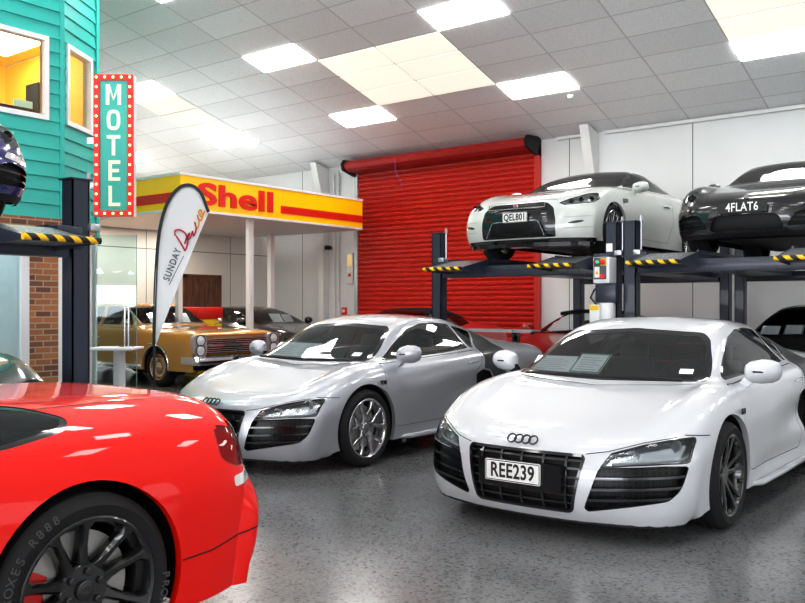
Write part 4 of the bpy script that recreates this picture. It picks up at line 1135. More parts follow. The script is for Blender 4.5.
def ceiling_mat():
    m = pbr('ceiling_tiles', (.5, .5, .5), .9); nt = m.node_tree; b = bsdf(m); mp = objcoord(nt)
    lx = grid_lines(nt, mp.outputs[0], 1.335, -6.63, .026, 0); ly = grid_lines(nt, mp.outputs[0], .585, 13.0, .020, 1)
    mx = N(nt, 'ShaderNodeMath', operation='MAXIMUM'); nt.links.new(lx, mx.inputs[0]); nt.links.new(ly, mx.inputs[1])
    no = N(nt, 'ShaderNodeTexNoise'); no.inputs['Scale'].default_value = 60; no.inputs['Detail'].default_value = 4; nt.links.new(mp.outputs[0], no.inputs[0])
    cr = N(nt, 'ShaderNodeValToRGB'); cr.color_ramp.elements[0].position = .35; cr.color_ramp.elements[0].color = (.76, .77, .78, 1); cr.color_ramp.elements[1].position = .6; cr.color_ramp.elements[1].color = (.88, .89, .90, 1); nt.links.new(no.outputs[0], cr.inputs[0])
    # tile to tile tone change
    sc = N(nt, 'ShaderNodeVectorMath', operation='DIVIDE'); sb = N(nt, 'ShaderNodeVectorMath', operation='SUBTRACT'); sb.inputs[1].default_value = (-6.63, 13.0, 0); nt.links.new(mp.outputs[0], sb.inputs[0]); nt.links.new(sb.outputs[0], sc.inputs[0]); sc.inputs[1].default_value = (1.335, .585, 1000)
    fl = N(nt, 'ShaderNodeVectorMath', operation='FLOOR'); nt.links.new(sc.outputs[0], fl.inputs[0]); wn = N(nt, 'ShaderNodeTexWhiteNoise'); nt.links.new(fl.outputs[0], wn.inputs[0])
    mr = N(nt, 'ShaderNodeMapRange'); mr.inputs[3].default_value = .95; mr.inputs[4].default_value = 1.03; nt.links.new(wn.outputs[0], mr.inputs[0])
    mu = N(nt, 'ShaderNodeVectorMath', operation='MULTIPLY'); nt.links.new(cr.outputs[0], mu.inputs[0]); nt.links.new(mr.outputs[0], mu.inputs[1])
    fx = N(nt, 'ShaderNodeMix', data_type='RGBA'); fx.inputs[7].default_value = (.62, .62, .62, 1); nt.links.new(mx.outputs[0], fx.inputs[0]); nt.links.new(mu.outputs[0], fx.inputs[6]); nt.links.new(fx.outputs[2], b.inputs['Base Color'])
    return m
def panel_wall_mat(name, col, pitch, off, comp, zlines=()):
    m = pbr(name, col, .5); nt = m.node_tree; b = bsdf(m); mp = objcoord(nt)
    l = grid_lines(nt, mp.outputs[0], pitch, off, .018, comp)
    fx = N(nt, 'ShaderNodeMix', data_type='RGBA'); fx.inputs[7].default_value = (.22, .22, .22, 1)
    last = l
    for z in zlines:
        l2 = grid_lines(nt, mp.outputs[0], 50., z, .018, 2); q = N(nt, 'ShaderNodeMath', operation='MAXIMUM'); nt.links.new(last, q.inputs[0]); nt.links.new(l2, q.inputs[1]); last = q.outputs[0]
    no = N(nt, 'ShaderNodeTexNoise'); no.inputs['Scale'].default_value = .8; nt.links.new(mp.outputs[0], no.inputs[0])
    cr = N(nt, 'ShaderNodeValToRGB'); cr.color_ramp.elements[0].position = .3; cr.color_ramp.elements[0].color = (*[c * .93 for c in col], 1); cr.color_ramp.elements[1].position = .7; cr.color_ramp.elements[1].color = (*col, 1); nt.links.new(no.outputs[0], cr.inputs[0])
    nt.links.new(last, fx.inputs[0]); nt.links.new(cr.outputs[0], fx.inputs[6]); nt.links.new(fx.outputs[2], b.inputs['Base Color']); return m
def brick_mat():
    m = pbr('red_brick', (.4, .15, .07), .8); nt = m.node_tree; b = bsdf(m)
    mp = objcoord(nt, rot=(0, 0, 0)); s = N(nt, 'ShaderNodeSeparateXYZ'); nt.links.new(mp.outputs[0], s.inputs[0])
    ad = N(nt, 'ShaderNodeMath', operation='ADD'); nt.links.new(s.outputs[0], ad.inputs[0]); nt.links.new(s.outputs[1], ad.inputs[1])
    cb = N(nt, 'ShaderNodeCombineXYZ'); nt.links.new(ad.outputs[0], cb.inputs[0]); nt.links.new(s.outputs[2], cb.inputs[1])
    br = N(nt, 'ShaderNodeTexBrick'); br.inputs['Scale'].default_value = 1.; br.inputs['Brick Width'].default_value = .24; br.inputs['Row Height'].default_value = .086; br.inputs['Mortar Size'].default_value = .011; br.inputs['Mortar Smooth'].default_value = .3
    br.inputs['Color1'].default_value = (.50, .20, .075, 1); br.inputs['Color2'].default_value = (.13, .055, .05, 1); br.inputs['Mortar'].default_value = (.50, .37, .24, 1); br.inputs['Bias'].default_value = -.1
    nt.links.new(cb.outputs[0], br.inputs[0]); nt.links.new(br.outputs[0], b.inputs['Base Color'])
    bp = N(nt, 'ShaderNodeBump'); bp.inputs['Strength'].default_value = .4; bp.inputs['Distance'].default_value = .01; nt.links.new(br.outputs[1], bp.inputs['Height']); bp.invert = True; nt.links.new(bp.outputs[0], b.inputs['Normal'])
    return m
def stripe_mat():
    m = pbr('hazard_stripes', (.9, .6, .02), .5); nt = m.node_tree; b = bsdf(m); mp = objcoord(nt, rot=(0, 0, 0)); s = N(nt, 'ShaderNodeSeparateXYZ'); nt.links.new(mp.outputs[0], s.inputs[0])
    a = N(nt, 'ShaderNodeMath', operation='ADD'); nt.links.new(s.outputs[0], a.inputs[0]); nt.links.new(s.outputs[2], a.inputs[1])
    f = N(nt, 'ShaderNodeMath', operation='PINGPONG'); f.inputs[1].default_value = .065; nt.links.new(a.outputs[0], f.inputs[0])
    l = N(nt, 'ShaderNodeMath', operation='LESS_THAN'); l.inputs[1].default_value = .032; nt.links.new(f.outputs[0], l.inputs[0])
    fx = N(nt, 'ShaderNodeMix', data_type='RGBA'); fx.inputs[6].default_value = (.012, .012, .012, 1); fx.inputs[7].default_value = (.92, .58, .01, 1); nt.links.new(l.outputs[0], fx.inputs[0]); nt.links.new(fx.outputs[2], b.inputs['Base Color']); return m
def wood_mat():
    m = pbr('dark_walnut', (.1, .04, .02), .4); nt = m.node_tree; b = bsdf(m); mp = objcoord(nt, scale=(6, 6, .6))
    w = N(nt, 'ShaderNodeTexNoise'); w.inputs['Scale'].default_value = 3; w.inputs['Detail'].default_value = 6; w.inputs['Distortion'].default_value = 1.5; nt.links.new(mp.outputs[0], w.inputs[0])
    cr = N(nt, 'ShaderNodeValToRGB'); cr.color_ramp.elements[0].position = .35; cr.color_ramp.elements[0].color = (.045, .016, .008, 1); cr.color_ramp.elements[1].position = .7; cr.color_ramp.elements[1].color = (.20, .075, .03, 1); nt.links.new(w.outputs[0], cr.inputs[0]); nt.links.new(cr.outputs[0], b.inputs['Base Color']); return m
def tread_mat():
    m = pbr('chequer_plate', (.38, .40, .43), .35, .7); nt = m.node_tree; b = bsdf(m); mp = objcoord(nt)
    v = N(nt, 'ShaderNodeTexVoronoi'); v.inputs['Scale'].default_value = 28; nt.links.new(mp.outputs[0], v.inputs['Vector']); cr = N(nt, 'ShaderNodeValToRGB'); cr.color_ramp.elements[0].position = .2; cr.color_ramp.elements[0].color = (.62, .64, .67, 1); cr.color_ramp.elements[1].position = .5; cr.color_ramp.elements[1].color = (.30, .32, .35, 1)
    nt.links.new(v.outputs[0], cr.inputs[0]); nt.links.new(cr.outputs[0], b.inputs['Base Color']); return m
def gloss_dark(nm, col, r=.38): return pbr(nm, col, r, 0, .2)
M['floor'] = floor_mat(); M['ceiling'] = ceiling_mat(); M['brick'] = brick_mat(); M['stripe'] = stripe_mat(); M['wood'] = wood_mat(); M['tread'] = tread_mat()
M['wall_back'] = panel_wall_mat('white_wall_panels', (.80, .81, .81), 2.4, -5.25, 0)
M['wall_left'] = panel_wall_mat('cream_wall_panels', (.82, .80, .75), 2.4, 13.9, 1, (2.62,))
M['wall_plain'] = pbr('white_wall', (.80, .80, .79), .6)
M['light'] = pbr('light_diffuser', (1, 1, 1), .5, emis=(1, .985, .96), es=11.)
M['sky'] = pbr('translucent_roof_panel', (.85, .82, .72), .5, emis=(1, .95, .82), es=.45)
M['sky_dim'] = pbr('dull_roof_panel', (.85, .83, .76), .5, emis=(1, .96, .86), es=.12)
M['teal'] = pbr('turquoise_weatherboard', (.045, .52, .47), .5)
M['teal_dark'] = pbr('turquoise_board_shadow', (.015, .33, .31), .6)
M['frame'] = pbr('white_window_frame', (.86, .86, .87), .35)
M['yellow'] = pbr('yellow_interior_wall', (.80, .50, .06), .7, emis=(.8, .46, .05), es=.28)  # wall colour plus a glow added to brighten the upstairs room
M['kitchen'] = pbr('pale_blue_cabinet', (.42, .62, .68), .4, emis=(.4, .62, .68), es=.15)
M['steel_blue'] = gloss_dark('dark_blue_lift_enamel', (.028, .036, .062), .35)
M['galv'] = pbr('galvanised_steel', (.6, .61, .63), .35, .9)
M['door_red'] = pbr('red_roller_enamel', (.58, .016, .008), .38, 0, .25)
M['door_dark'] = pbr('dark_red_roller_enamel', (.40, .012, .010), .45)
M['shell_yellow'] = pbr('canopy_yellow', (.95, .60, .0), .35, 0, .3, emis=(1, .6, 0), es=.12)
M['shell_red'] = pbr('canopy_red', (.80, .02, .01), .35)
M['canopy_white'] = pbr('canopy_white', (.82, .83, .84), .4)
M['sign_teal'] = pbr('sign_turquoise', (.07, .50, .44), .5)
M['sign_red'] = pbr('sign_red_border', (.80, .018, .02), .4)
M['sign_cream'] = pbr('sign_cream_letters', (.92, .86, .66), .5, emis=(1, .93, .7), es=.12)
M['bulb'] = pbr('warm_bulb', (1, .8, .4), .4, emis=(1, .62, .18), es=3.5)
M['flag'] = pbr('white_banner_fabric', (.84, .86, .87), .8)
M['flag_edge'] = pbr('dark_banner_edging', (.02, .03, .035), .6)
M['banner_red'] = pbr('crimson_print', (.50, .01, .04), .6)
M['banner_orange'] = pbr('orange_print', (.90, .36, .03), .6)
M['yellow_plain'] = pbr('yellow_plastic', (.85, .60, .02), .4)
M['btn_green'] = pbr('green_button', (.02, .6, .2), .3, emis=(0, .8, .3), es=.6)
M['warm_lit'] = pbr('lit_exit_sign', (.85, .65, .3), .4, emis=(1, .75, .35), es=.25)

# shell of the room
b = BM(); box(b, -24, 9, -12, 15.4, -.15, 0); struct('floor', b, M['floor'])
b = BM()
def quad(bm, pts, mi=0):
    f = bm.faces.new([bm.verts.new(p) for p in pts]); f.material_index = mi; return f
hexa(b, [(-24, 1, ceil_z(1)), (9, 1, ceil_z(1)), (9, 15.4, ceil_z(15.4)), (-24, 15.4, ceil_z(15.4)), (-24, 1, ceil_z(1) + .1), (9, 1, ceil_z(1) + .1), (9, 15.4, ceil_z(15.4) + .1), (-24, 15.4, ceil_z(15.4) + .1)])
hexa(b, [(-24, -12, ceil_z(-12)), (9, -12, ceil_z(-12)), (9, 1, ceil_z(1)), (-24, 1, ceil_z(1)), (-24, -12, ceil_z(-12) + .1), (9, -12, ceil_z(-12) + .1), (9, 1, ceil_z(1) + .1), (-24, 1, ceil_z(1) + .1)])
struct('ceiling', b, M['ceiling'])
b = BM()
box(b, -24, -13.0, 15.2, 15.4, 0, 4.75); box(b, -8.30, 9, 15.2, 15.4, 0, 4.75); box(b, -13.0, -8.30, 15.2, 15.4, 4.42, 4.75)
struct('wall_back', b, M['wall_back'])
b = BM(); box(b, -13.6, -7.7, 16.2, 16.3, 0, 4.8); struct('wall_outside', b, M['wall_plain'])
b = BM(); box(b, -24.2, -24, -12, 15.4, 0, 9); struct('wall_left', b, M['wall_plain'])
b = BM(); box(b, 9, 9.2, -12, 15.4, 0, 9); struct('wall_right', b, M['wall_plain'])
b = BM(); box(b, -24, -14, -12.2, -12, 0, 5.2); box(b, 6, 9, -12.2, -12, 0, 5.2); box(b, -14, 6, -12.2, -12, 3.6, 5.2); struct('wall_front', b, M['wall_plain'])  # unseen front wall; its wide opening is added to go with the fill lamp
b = BM()
for x in (-14, -10, -6, -2, 2, 6): box(b, x - .05, x + .05, -12.15, -12.05, 0, 3.6)
struct('added_opening_bars', b, M['frame'])  # made-up bars across the added opening
# inner wall of the office block
b = BM(); box(b, -16.15, -16.0, 2.0, 15.2, 0, 3.95); box(b, -24, -16.15, 9.3, 15.2, 3.85, 3.95); struct('wall_inner', b, M['wall_left'])
b = BM()
for (x0, x1) in ((-7.9, -6.9 - .35), (-6.9, 9)):
    box(b, x0, x1, 15.12, 15.2, 4.60, 4.66)
struct('trim_1', b, M['wall_plain'])
b = BM(); box(b, -8.3, 9, 15.17, 15.2, 0, .12); struct('baseboard_back', b, M['canopy_white'])
# tapered portal columns
for i, (x, nm) in enumerate(((-7.12, 'white tapered steel column between roller door and wall panels'), (-14.05, 'white tapered steel column left of the roller door above the canopy'))):
    b = BM(); prism(b, [(15.19, 0), (15.19, 4.62), (14.72, 4.74), (14.80, 4.45), (14.99, 3.85), (15.0, 0)], x - .09, x + .09, 'x')
    o = struct('trim_%d' % (i + 2), b, M['wall_plain']); o['label'] = nm
b = BM()
for x in (-13.62, -13.78): tube(b, [(x, 15.16, .0), (x, 15.16, 4.5)], .03, 8)
struct('trim_4', b, M['wall_plain'])
# ceiling lights
def ceil_panel(x0, x1, y0, mat, name, label, cat, group=None, dy=.585):
    s = .02; z0 = ceil_z(y0 + s) - .006; z1 = ceil_z(y0 + dy - s) - .006
    b = BM(); hexa(b, [(x0 + s, y0 + s, z0 - .012), (x1 - s, y0 + s, z0 - .012), (x1 - s, y0 + dy - s, z1 - .012), (x0 + s, y0 + dy - s, z1 - .012), (x0 + s, y0 + s, z0), (x1 - s, y0 + s, z0), (x1 - s, y0 + dy - s, z1), (x0 + s, y0 + dy - s, z1)])
    o = link(name, b, mat, None, smooth=False); tag(o, label, cat, group); return o
SEEN = {(-6.63, 13.0): 'bright rectangular ceiling light directly above the pearl white coupe on the lift',
        (-6.63, 10.66): 'bright rectangular ceiling light at the top centre of the view, above the yellowed roof panels',
        (-10.635, 13.0): 'bright ceiling light above the left end of the red roller door',
        (-10.635, 10.66): 'bright ceiling light left of the yellowed roof panels',
        (-2.625, 13.0): 'bright ceiling light above the black coupe at the right',
        (-14.64, 13.0): 'bright ceiling light just above the yellow canopy fascia',
        (-14.64, 10.66): 'bright ceiling light beside the upper edge of the motel sign',
        (-18.645, 13.0): 'farthest bright ceiling light, low beside the motel sign'}
ys = [13.0 - 2.34 * k for k in range(10)]
for k in range(-4, 3):
    xr = -6.63 + 4.005 * k if k < 0 else -6.63 + 4.005 * k
    xr = -6.63 + 4.005 * k
    for j, y in enumerate(ys):
        if -15.99 < xr < -11.0 and 2.2 < y < 8.4: continue
        if abs(y - 8.32) < .1 and abs(xr + 2.625) < .1: continue
        if abs(y - 1.0) < .6 or xr - 1.335 < -23.5: continue
        key = None
        for q in SEEN:
            if abs(q[0] - xr) < .05 and abs(q[1] - y) < .05: key = q
        lab = SEEN[key] if key else 'white ceiling light panel out of view above and behind the photographer'
        ceil_panel(xr - 1.335, xr, y, M['light'], 'ceiling_light', lab, 'ceiling light', 'ceiling lights' if key else 'ceiling lights out of view')
n = 0
for (x1, row, side) in ((-9.30, (11.245, 11.83, 12.415), 'left'), (-7.965, (11.245, 11.83, 12.415), 'right')):
    for q, y in enumerate(row):
        ceil_panel(x1 - 1.335, x1, y, M['sky'], 'roof_light_panel', 'yellowed translucent roof panel, %s of the %s column in the centre block' % (('nearest', 'middle', 'farthest')[q], side), 'roof panel', 'translucent roof panels')
for q, y in enumerate((11.245, 11.83, 12.415)):
    ceil_panel(-3.96, -2.625, y, M['sky2'] if 'sky2' in M else M['sky'], 'roof_light_panel', 'pale translucent roof panel above the right lift, %s of three' % ('nearest', 'middle', 'farthest')[q], 'roof panel', 'translucent roof panels')
    ceil_panel(-15.975, -14.64, y, M['sky_dim'], 'roof_light_panel', 'pale translucent roof panel behind the motel sign, %s of three' % ('nearest', 'middle', 'farthest')[q], 'roof panel', 'translucent roof panels')
b = BM(); lathe(b, [(-.06, .0001), (-.06, .04), (-.03, .06), (0, .06)], 20, 'z', (-6.9, 13.75, ceil_z(13.75))); tag(link('smoke_detector', b, M['canopy_white']), 'small round white smoke detector on the sloped ceiling', 'smoke detector')

# ---------------------------------------------------------------- roller door
rd = thing('roller_door', 'large closed red corrugated roller door in the back wall', 'roller door', (-10.65, 15.12, 0))
b = BM(); W2 = 2.33; pts = []
nsl = 42; pitch = 4.42 / nsl
for k in range(nsl):
    z = k * pitch
    for (t, d) in ((0, .0), (.12, -.012), (.30, -.03), (.62, -.034), (.80, -.018), (.90, .008)): pts.append((d, z + t * pitch))
pts.append((0, 4.42)); pv = None
for (d, z) in pts:
    a = b.verts.new((-W2, d, z)); c_ = b.verts.new((W2, d, z))
    if pv: b.faces.new((pv[0], pv[1], c_, a))
    pv = (a, c_)
link('curtain', b, M['door_red'], rd, angle=35)
for s, nm in ((-1, 0), (1, 0)):
    b = BM(); box(b, s * (W2 + .02) - .05, s * (W2 + .02) + .05, -.07, .06, 0, 4.55, .008); link('guide_rail', b, M['door_red'] if s > 0 else M['galv'], rd, smooth=False)
b = BM(); prof = [(.02, 4.20)]
prof = [(-.10, 4.40), (-.36, 4.42), (-.46, 4.47), (-.50, 4.56), (-.44, 4.64), (.04, 4.68), (.04, 4.40)]
prism(b, prof, -2.36, 2.33, 'x'); link('roll_housing', b, M['door_dark'], rd, angle=20)
for s in (-1, 1):
    b = BM(); prism(b, [(-.50, 4.44), (-.54, 4.58), (-.46, 4.68), (.05, 4.71), (.05, 4.32), (-.2, 4.36)], s * 2.37 - .03, s * 2.37 + .03, 'x'); link('end_bracket', b, M['plastic'], rd, smooth=False)
b = BM()
for k in range(58):
    lathe(b, [(-.006, .011), (0, .017), (.006, .011)], 6, 'y' if k % 2 else 'x', (-2.55, -.42, 4.45 - k * .052), closed=True)
link('operating_chain', b, M['plastic'], rd, smooth=False)
b = BM(); tube(b, [(-.85, -.52, 4.55), (-.83, -.50, 4.25), (-.72, -.4, 3.95)], .006, 6); link('pull_cord', b, pbr('violet_cord', (.32, .1, .5), .6), rd)
# wall fittings
w = thing('emergency_light', 'white emergency light box with lit cover beside the roller door', 'emergency light', (-13.21, 15.17, 1.88))
b = BM(); box(b, -.09, .09, -.09, .0, 0, .72, .015); link('housing', b, M['canopy_white'], w)
b = BM(); box(b, -.075, .075, -.10, -.09, .40, .68, .006); link('diffuser', b, M['warm_lit'], w)
b = BM(); lathe(b, [(-.02, .0001), (-.02, .035), (0, .04)], 16, 'y', (0, -.09, .20)); link('red_lamp', b, M['redcal'], w)
w = thing('fire_alarm_point', 'small red fire alarm call point low on the back wall', 'fire alarm', (-13.46, 15.20, 1.16))
b = BM(); box(b, -.07, .07, -.05, 0, 0, .17, .01); link('housing', b, M['redcal'], w); b = BM(); box(b, -.04, .04, -.056, -.05, .05, .12); link('break_glass', b, M['white_plain'], w, smooth=False)
w = thing('wall_camera', 'small dark security camera on the white back wall under the canopy', 'camera', (-13.85, 15.18, 2.74))
b = BM(); tube(b, [(0, 0, .0), (0, -.10, .0)], .02); box(b, -.05, .05, -.22, -.08, -.05, .05, .015); link('camera_body', b, M['plastic'], w)

# ---------------------------------------------------------------- petrol canopy
cn = thing('forecourt_canopy', 'petrol station canopy with yellow fascia, red lettering and white soffit', 'canopy', (-12.24, 9.5, 0))
X0, Y0, X1, Y1 = -3.7, 0, 0, 4.9
b = BM(); box(b, X0, -.06, .06, Y1, .0 + 3.05, 3.12); link('soffit', b, M['canopy_white'], cn, smooth=False)
b = BM(); box(b, X0, .02, -.02, Y1, 3.655, 3.70); link('top_edge', b, M['canopy_white'], cn, smooth=False)
b = BM(); box(b, X0, .012, -.012, Y1, 3.03, 3.075); link('bottom_edge', b, M['canopy_white'], cn, smooth=False)
b = BM(); box(b, X0, 0, 0, .06, 3.07, 3.66); box(b, -.06, 0, .06, Y1, 3.07, 3.66); link('fascia', b, M['shell_yellow'], cn, smooth=False)
b = BM(); box(b, .0, .012, 2.42, Y1, 3.185, 3.335); link('red_stripe', b, M['shell_red'], cn, smooth=False)
b = BM(); box(b, X0, -.22, -.012, .0, 3.19, 3.36); link('red_stripe', b, M['shell_red'], cn, smooth=False)
text_mesh('canopy_lettering', 'Shell', .53, M['shell_red'], cn, (.012, 1.30, 3.35), (PI / 2, 0, PI / 2), .012, .016, 1.82, 1.03)
for (x, y) in ((-1.2, 1.2), (-1.2, 3.1), (-2.9, 2.2), (-2.9, .8)):
    b = BM(); lathe(b, [(-.012, .0001), (-.016, .14), (0, .15)], 24, 'z', (x, y, 3.05)); link('downlight', b, M['light_small'] if 'light_small' in M else pbr('downlight', (1, 1, 1), .5, emis=(1, .95, .85), es=6), cn)
for (x, y, r) in ((-12.45, 11.30, .055), (-12.9, 9.98, .05), (-14.6, 13.9, .06)):
    b = BM(); box(b, x - r, x + r, y - r, y + r, 0, 3.05, .008); o = link('canopy_post', b, M['canopy_white'], cn, loc=(12.24, -9.5, 0), smooth=False)
    b = BM(); box(b, x - .11, x + .11, y - .11, y + .11, 0, .02); link('post_foot', b, M['canopy_white'], o, smooth=False)
# wooden doors on the inner wall
dr = thing('wooden_door', 'dark walnut door in the cream wall behind the gold sedan', 'door', (-15.98, 13.0, 0))
b = BM(); box(b, 0, .05, -.48, .48, 0, 2.02); link('door_leaf', b, M['wood'], dr, smooth=False)
b = BM(); box(b, 0, .07, -.55, -.48, 0, 2.08); box(b, 0, .07, .48, .55, 0, 2.08); box(b, 0, .07, -.55, .55, 2.02, 2.09); link('door_frame', b, M['wood'], dr, smooth=False)
b = BM(); tube(b, [(.05, .38, 1.02), (.10, .38, 1.02), (.10, .26, 1.02)], .01); link('door_handle', b, M['chrome'], dr)
oc = thing('oil_cabinet', 'red and yellow oil cabinet standing behind the gold sedan windscreen', 'cabinet', (-13.75, 11.15, 0))
b = BM(); box(b, -.32, .32, -.30, .30, .0, 1.10, .02); link('cabinet_body', b, M['yellow_plain'], oc)
b = BM(); box(b, -.34, .34, -.32, .32, 1.10, 1.34, .03); link('cabinet_top', b, M['shell_red'], oc)
b = BM(); box(b, -.2, .2, -.33, -.31, .55, .95, .01); link('cabinet_panel', b, M['shell_red'], oc)

# ---------------------------------------------------------------- turquoise building
bd = thing('motel_building', 'turquoise weatherboard upper storey over brick pier and white framed shopfront', 'building', (-11.6, 6.86, 0))
fd = Vector((-.543, .84, 0)); fn = Vector((.84, .543, 0))
TOP = 6.55
def board_run(bm, P, d, L, n, z0, z1, holes):
    """overlapping boards along direction d from P, leaving window openings (s0,s1,z0,z1)"""
    step = .20; z = z0
    while z < z1 - .01:
        zt = min(z + step, z1); segs = [(0, L)]
        for (s0, s1, h0, h1) in holes:
            if zt > h0 + .001 and z < h1 - .001:
                new = []
                for (a, b_) in segs:
                    if s0 > a: new.append((a, min(b_, s0)))
                    if s1 < b_: new.append((max(a, s1), b_))
                segs = [q for q in new if q[1] - q[0] > .005]
        for (a, b_) in segs:
            A = P + d * a; B = P + d * b_
            hexa(bm, [A + n * .045 + Vector((0, 0, z)), A - n * .02 + Vector((0, 0, z)), B - n * .02 + Vector((0, 0, z)), B + n * .045 + Vector((0, 0, z)),
                      A + n * .02 + Vector((0, 0, zt)), A - n * .02 + Vector((0, 0, zt)), B - n * .02 + Vector((0, 0, zt)), B + n * .02 + Vector((0, 0, zt))])
        z = zt
def wpt(P, d, s): return P + d * s
A0 = Vector((0, -4.6, 0)); da = Vector((0, 1, 0)); na = Vector((1, 0, 0)); Z = Vector((0, 0, 0))
w1 = (2.9, 4.39, 4.02, 5.22); w2 = (.10, .93, 4.02, 5.22)
b = BM(); board_run(b, A0, da, 4.6, na, 2.62, TOP, [w1]); board_run(b, Z, fd, 1.13, fn, 2.62, TOP, [w2]); board_run(b, fd * 1.13, Vector((-1, 0, 0)), 2.75, Vector((0, 1, 0)), 2.62, TOP, [])
link('weatherboards', b, M['teal'], bd, smooth=False)
b = BM()
for P, d, n_ in ((Z, fd, fn),):
    hexa(b, [(-.03, -.03, 2.62), (.05, -.03, 2.62), (.05, .04, 2.62), (-.03, .04, 2.62), (-.03, -.03, TOP), (.05, -.03, TOP), (.05, .04, TOP), (-.03, .04, TOP)])
    E_ = fd * 1.13
    hexa(b, [E_ + fn * .05 - fd * .04, E_ + fn * .05 + fd * .04, E_ - fn * .4 + fd * .04, E_ - fn * .4 - fd * .04] and [tuple((E_ + fn * a + fd * c)[:2]) + (z,) for z in (2.45, TOP) for (a, c) in ((.06, -.05), (.06, .05), (-.06, .05), (-.06, -.05))])
link('corner_board', b, M['teal'], bd, smooth=False)
def win(P, d, n, s0, s1, z0, z1, fr=.07):
    f = BM()
    def bar(a, b_, c, e):
        q = [P + d * a - n * .06, P + d * b_ - n * .06, P + d * b_ + n * .07, P + d * a + n * .07]
        hexa(f, [(p.x, p.y, c) for p in q] + [(p.x, p.y, e) for p in q])
    bar(s0, s1, z0, z0 + fr); bar(s0, s1, z1 - fr, z1); bar(s0, s0 + fr, z0 + fr, z1 - fr); bar(s1 - fr, s1, z0 + fr, z1 - fr)
    o = link('window_frame', f, M['frame'], bd, smooth=False)
    g = BM(); q = [P + d * (s0 + fr), P + d * (s1 - fr)]
    g.faces.new([g.verts.new(v) for v in ((q[0].x, q[0].y, z0 + fr), (q[1].x, q[1].y, z0 + fr), (q[1].x, q[1].y, z1 - fr), (q[0].x, q[0].y, z1 - fr))])
    link('pane', g, M['clear'], o, smooth=False)
win(A0, da, na, *w1); win(Z, fd, fn, *w2)
# upstairs room
b = BM(); rm = [(-.06, -4.6), (-3.3, -4.6), (-3.3, .90), (-.66, .90), (-.66, .90), (-.06, -.04)]
for i in range(1, len(rm) - 2):
    p, q = rm[i], rm[i + 1]; quad(b, [(p[0], p[1], 2.7), (q[0], q[1], 2.7), (q[0], q[1], 5.6), (p[0], p[1], 5.6)])
quad(b, [(-.06, -4.6, 2.7), (-3.3, -4.6, 2.7), (-3.3, -4.6, 5.6), (-.06, -4.6, 5.6)])
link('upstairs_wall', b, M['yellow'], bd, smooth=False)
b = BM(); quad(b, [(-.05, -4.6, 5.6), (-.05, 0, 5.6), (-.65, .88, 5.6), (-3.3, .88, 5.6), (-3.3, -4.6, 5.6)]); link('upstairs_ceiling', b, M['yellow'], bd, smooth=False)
b = BM(); box(b, -2.5, -1.4, -.35, .5, 5.55, 5.59); link('upstairs_light', b, M['light'], bd, smooth=False)
b = BM(); box(b, -2.46, -2.07, .82, .88, 2.7, 5.12); link('upstairs_doorway', b, M['cabin'], bd, smooth=False)
b = BM(); box(b, -1.45, -.85, -1.4, .12, 3.6, 4.36, .02); link('upstairs_desk', b, M['wood'], bd)
b = BM(); box(b, -1.9, -1.88, .30, .62, 4.40, 4.72); link('upstairs_screen', b, M['kitchen'], bd, smooth=False)
b = BM(); box(b, -3.35, -.03, -4.6, 0, 2.56, 2.64); link('floor_slab', b, M['wood'], bd, smooth=False)
# ground floor
b = BM(); box(b, -.12, .05, -.50, -.06, 0, 2.45); link('brick_pier', b, M['brick'], bd, smooth=False)
b = BM(); box(b, -.12, .05, -4.6, .0, 2.45, 2.62)
E_ = fd * 1.13; hexa(b, [tuple((fd * s + fn * a)[:2]) + (z,) for z in (2.45, 2.62) for (s, a) in ((0, .05), (1.13, .05), (1.13, -.12), (0, -.12))])
link('brick_band', b, M['brick'], bd, smooth=False)
for (ya, yb) in ((-.62, -.50), (-.06, 0), (-2.6, -2.5)):
    b = BM(); box(b, -.06, .06, ya, yb, 0, 2.45, .005); link('shopfront_frame', b, M['frame'], bd, smooth=False)
for s in (1.03,):
    b = BM(); hexa(b, [tuple((fd * q + fn * a)[:2]) + (z,) for z in (0, 2.45) for (q, a) in ((s, .05), (s + .09, .05), (s + .09, -.05), (s, -.05))])
    link('shopfront_frame', b, M['frame'], bd, smooth=False)
b = BM(); quad(b, [(0, -4.6, .05), (0, -.62, .05), (0, -.62, 2.45), (0, -4.6, 2.45)]); quad(b, [(fd * .0)[:2] + (.05,) if False else (0, 0, .05), (E_.x, E_.y, .05), (E_.x, E_.y, 2.45), (0, 0, 2.45)]); link('shopfront_glass', b, M['shop_glass'], bd, smooth=False)
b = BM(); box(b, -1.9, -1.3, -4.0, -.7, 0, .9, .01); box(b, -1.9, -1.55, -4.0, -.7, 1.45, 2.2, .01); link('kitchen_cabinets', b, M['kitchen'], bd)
for q in range(4):
    b = BM(); y = -3.9 + q * .8; box(b, -1.3, -1.285, y, y + .76, .60, .86, .005); link('kitchen_drawer', b, M['frame'], bd)
b = BM(); box(b, -2.0, -1.92, -4.6, -.2, 0, 2.5); box(b, -2.0, -.1, -.25, -.2, 0, 2.45); link('inner_wall', b, M['wall_plain'], bd, smooth=False)
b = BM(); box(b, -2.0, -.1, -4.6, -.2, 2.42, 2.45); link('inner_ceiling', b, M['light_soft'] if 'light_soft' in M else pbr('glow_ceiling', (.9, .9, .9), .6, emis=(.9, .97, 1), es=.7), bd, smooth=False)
for z, yy in ((.92, -1.2), (.92, -1.8)):
    b = BM(); lathe(b, [(0, .0001), (0, .05), (.16, .045), (.2, .02), (.26, .02)], 16, 'z', (-1.6, yy, z)); link('bottle', b, M['btn_green'], bd)

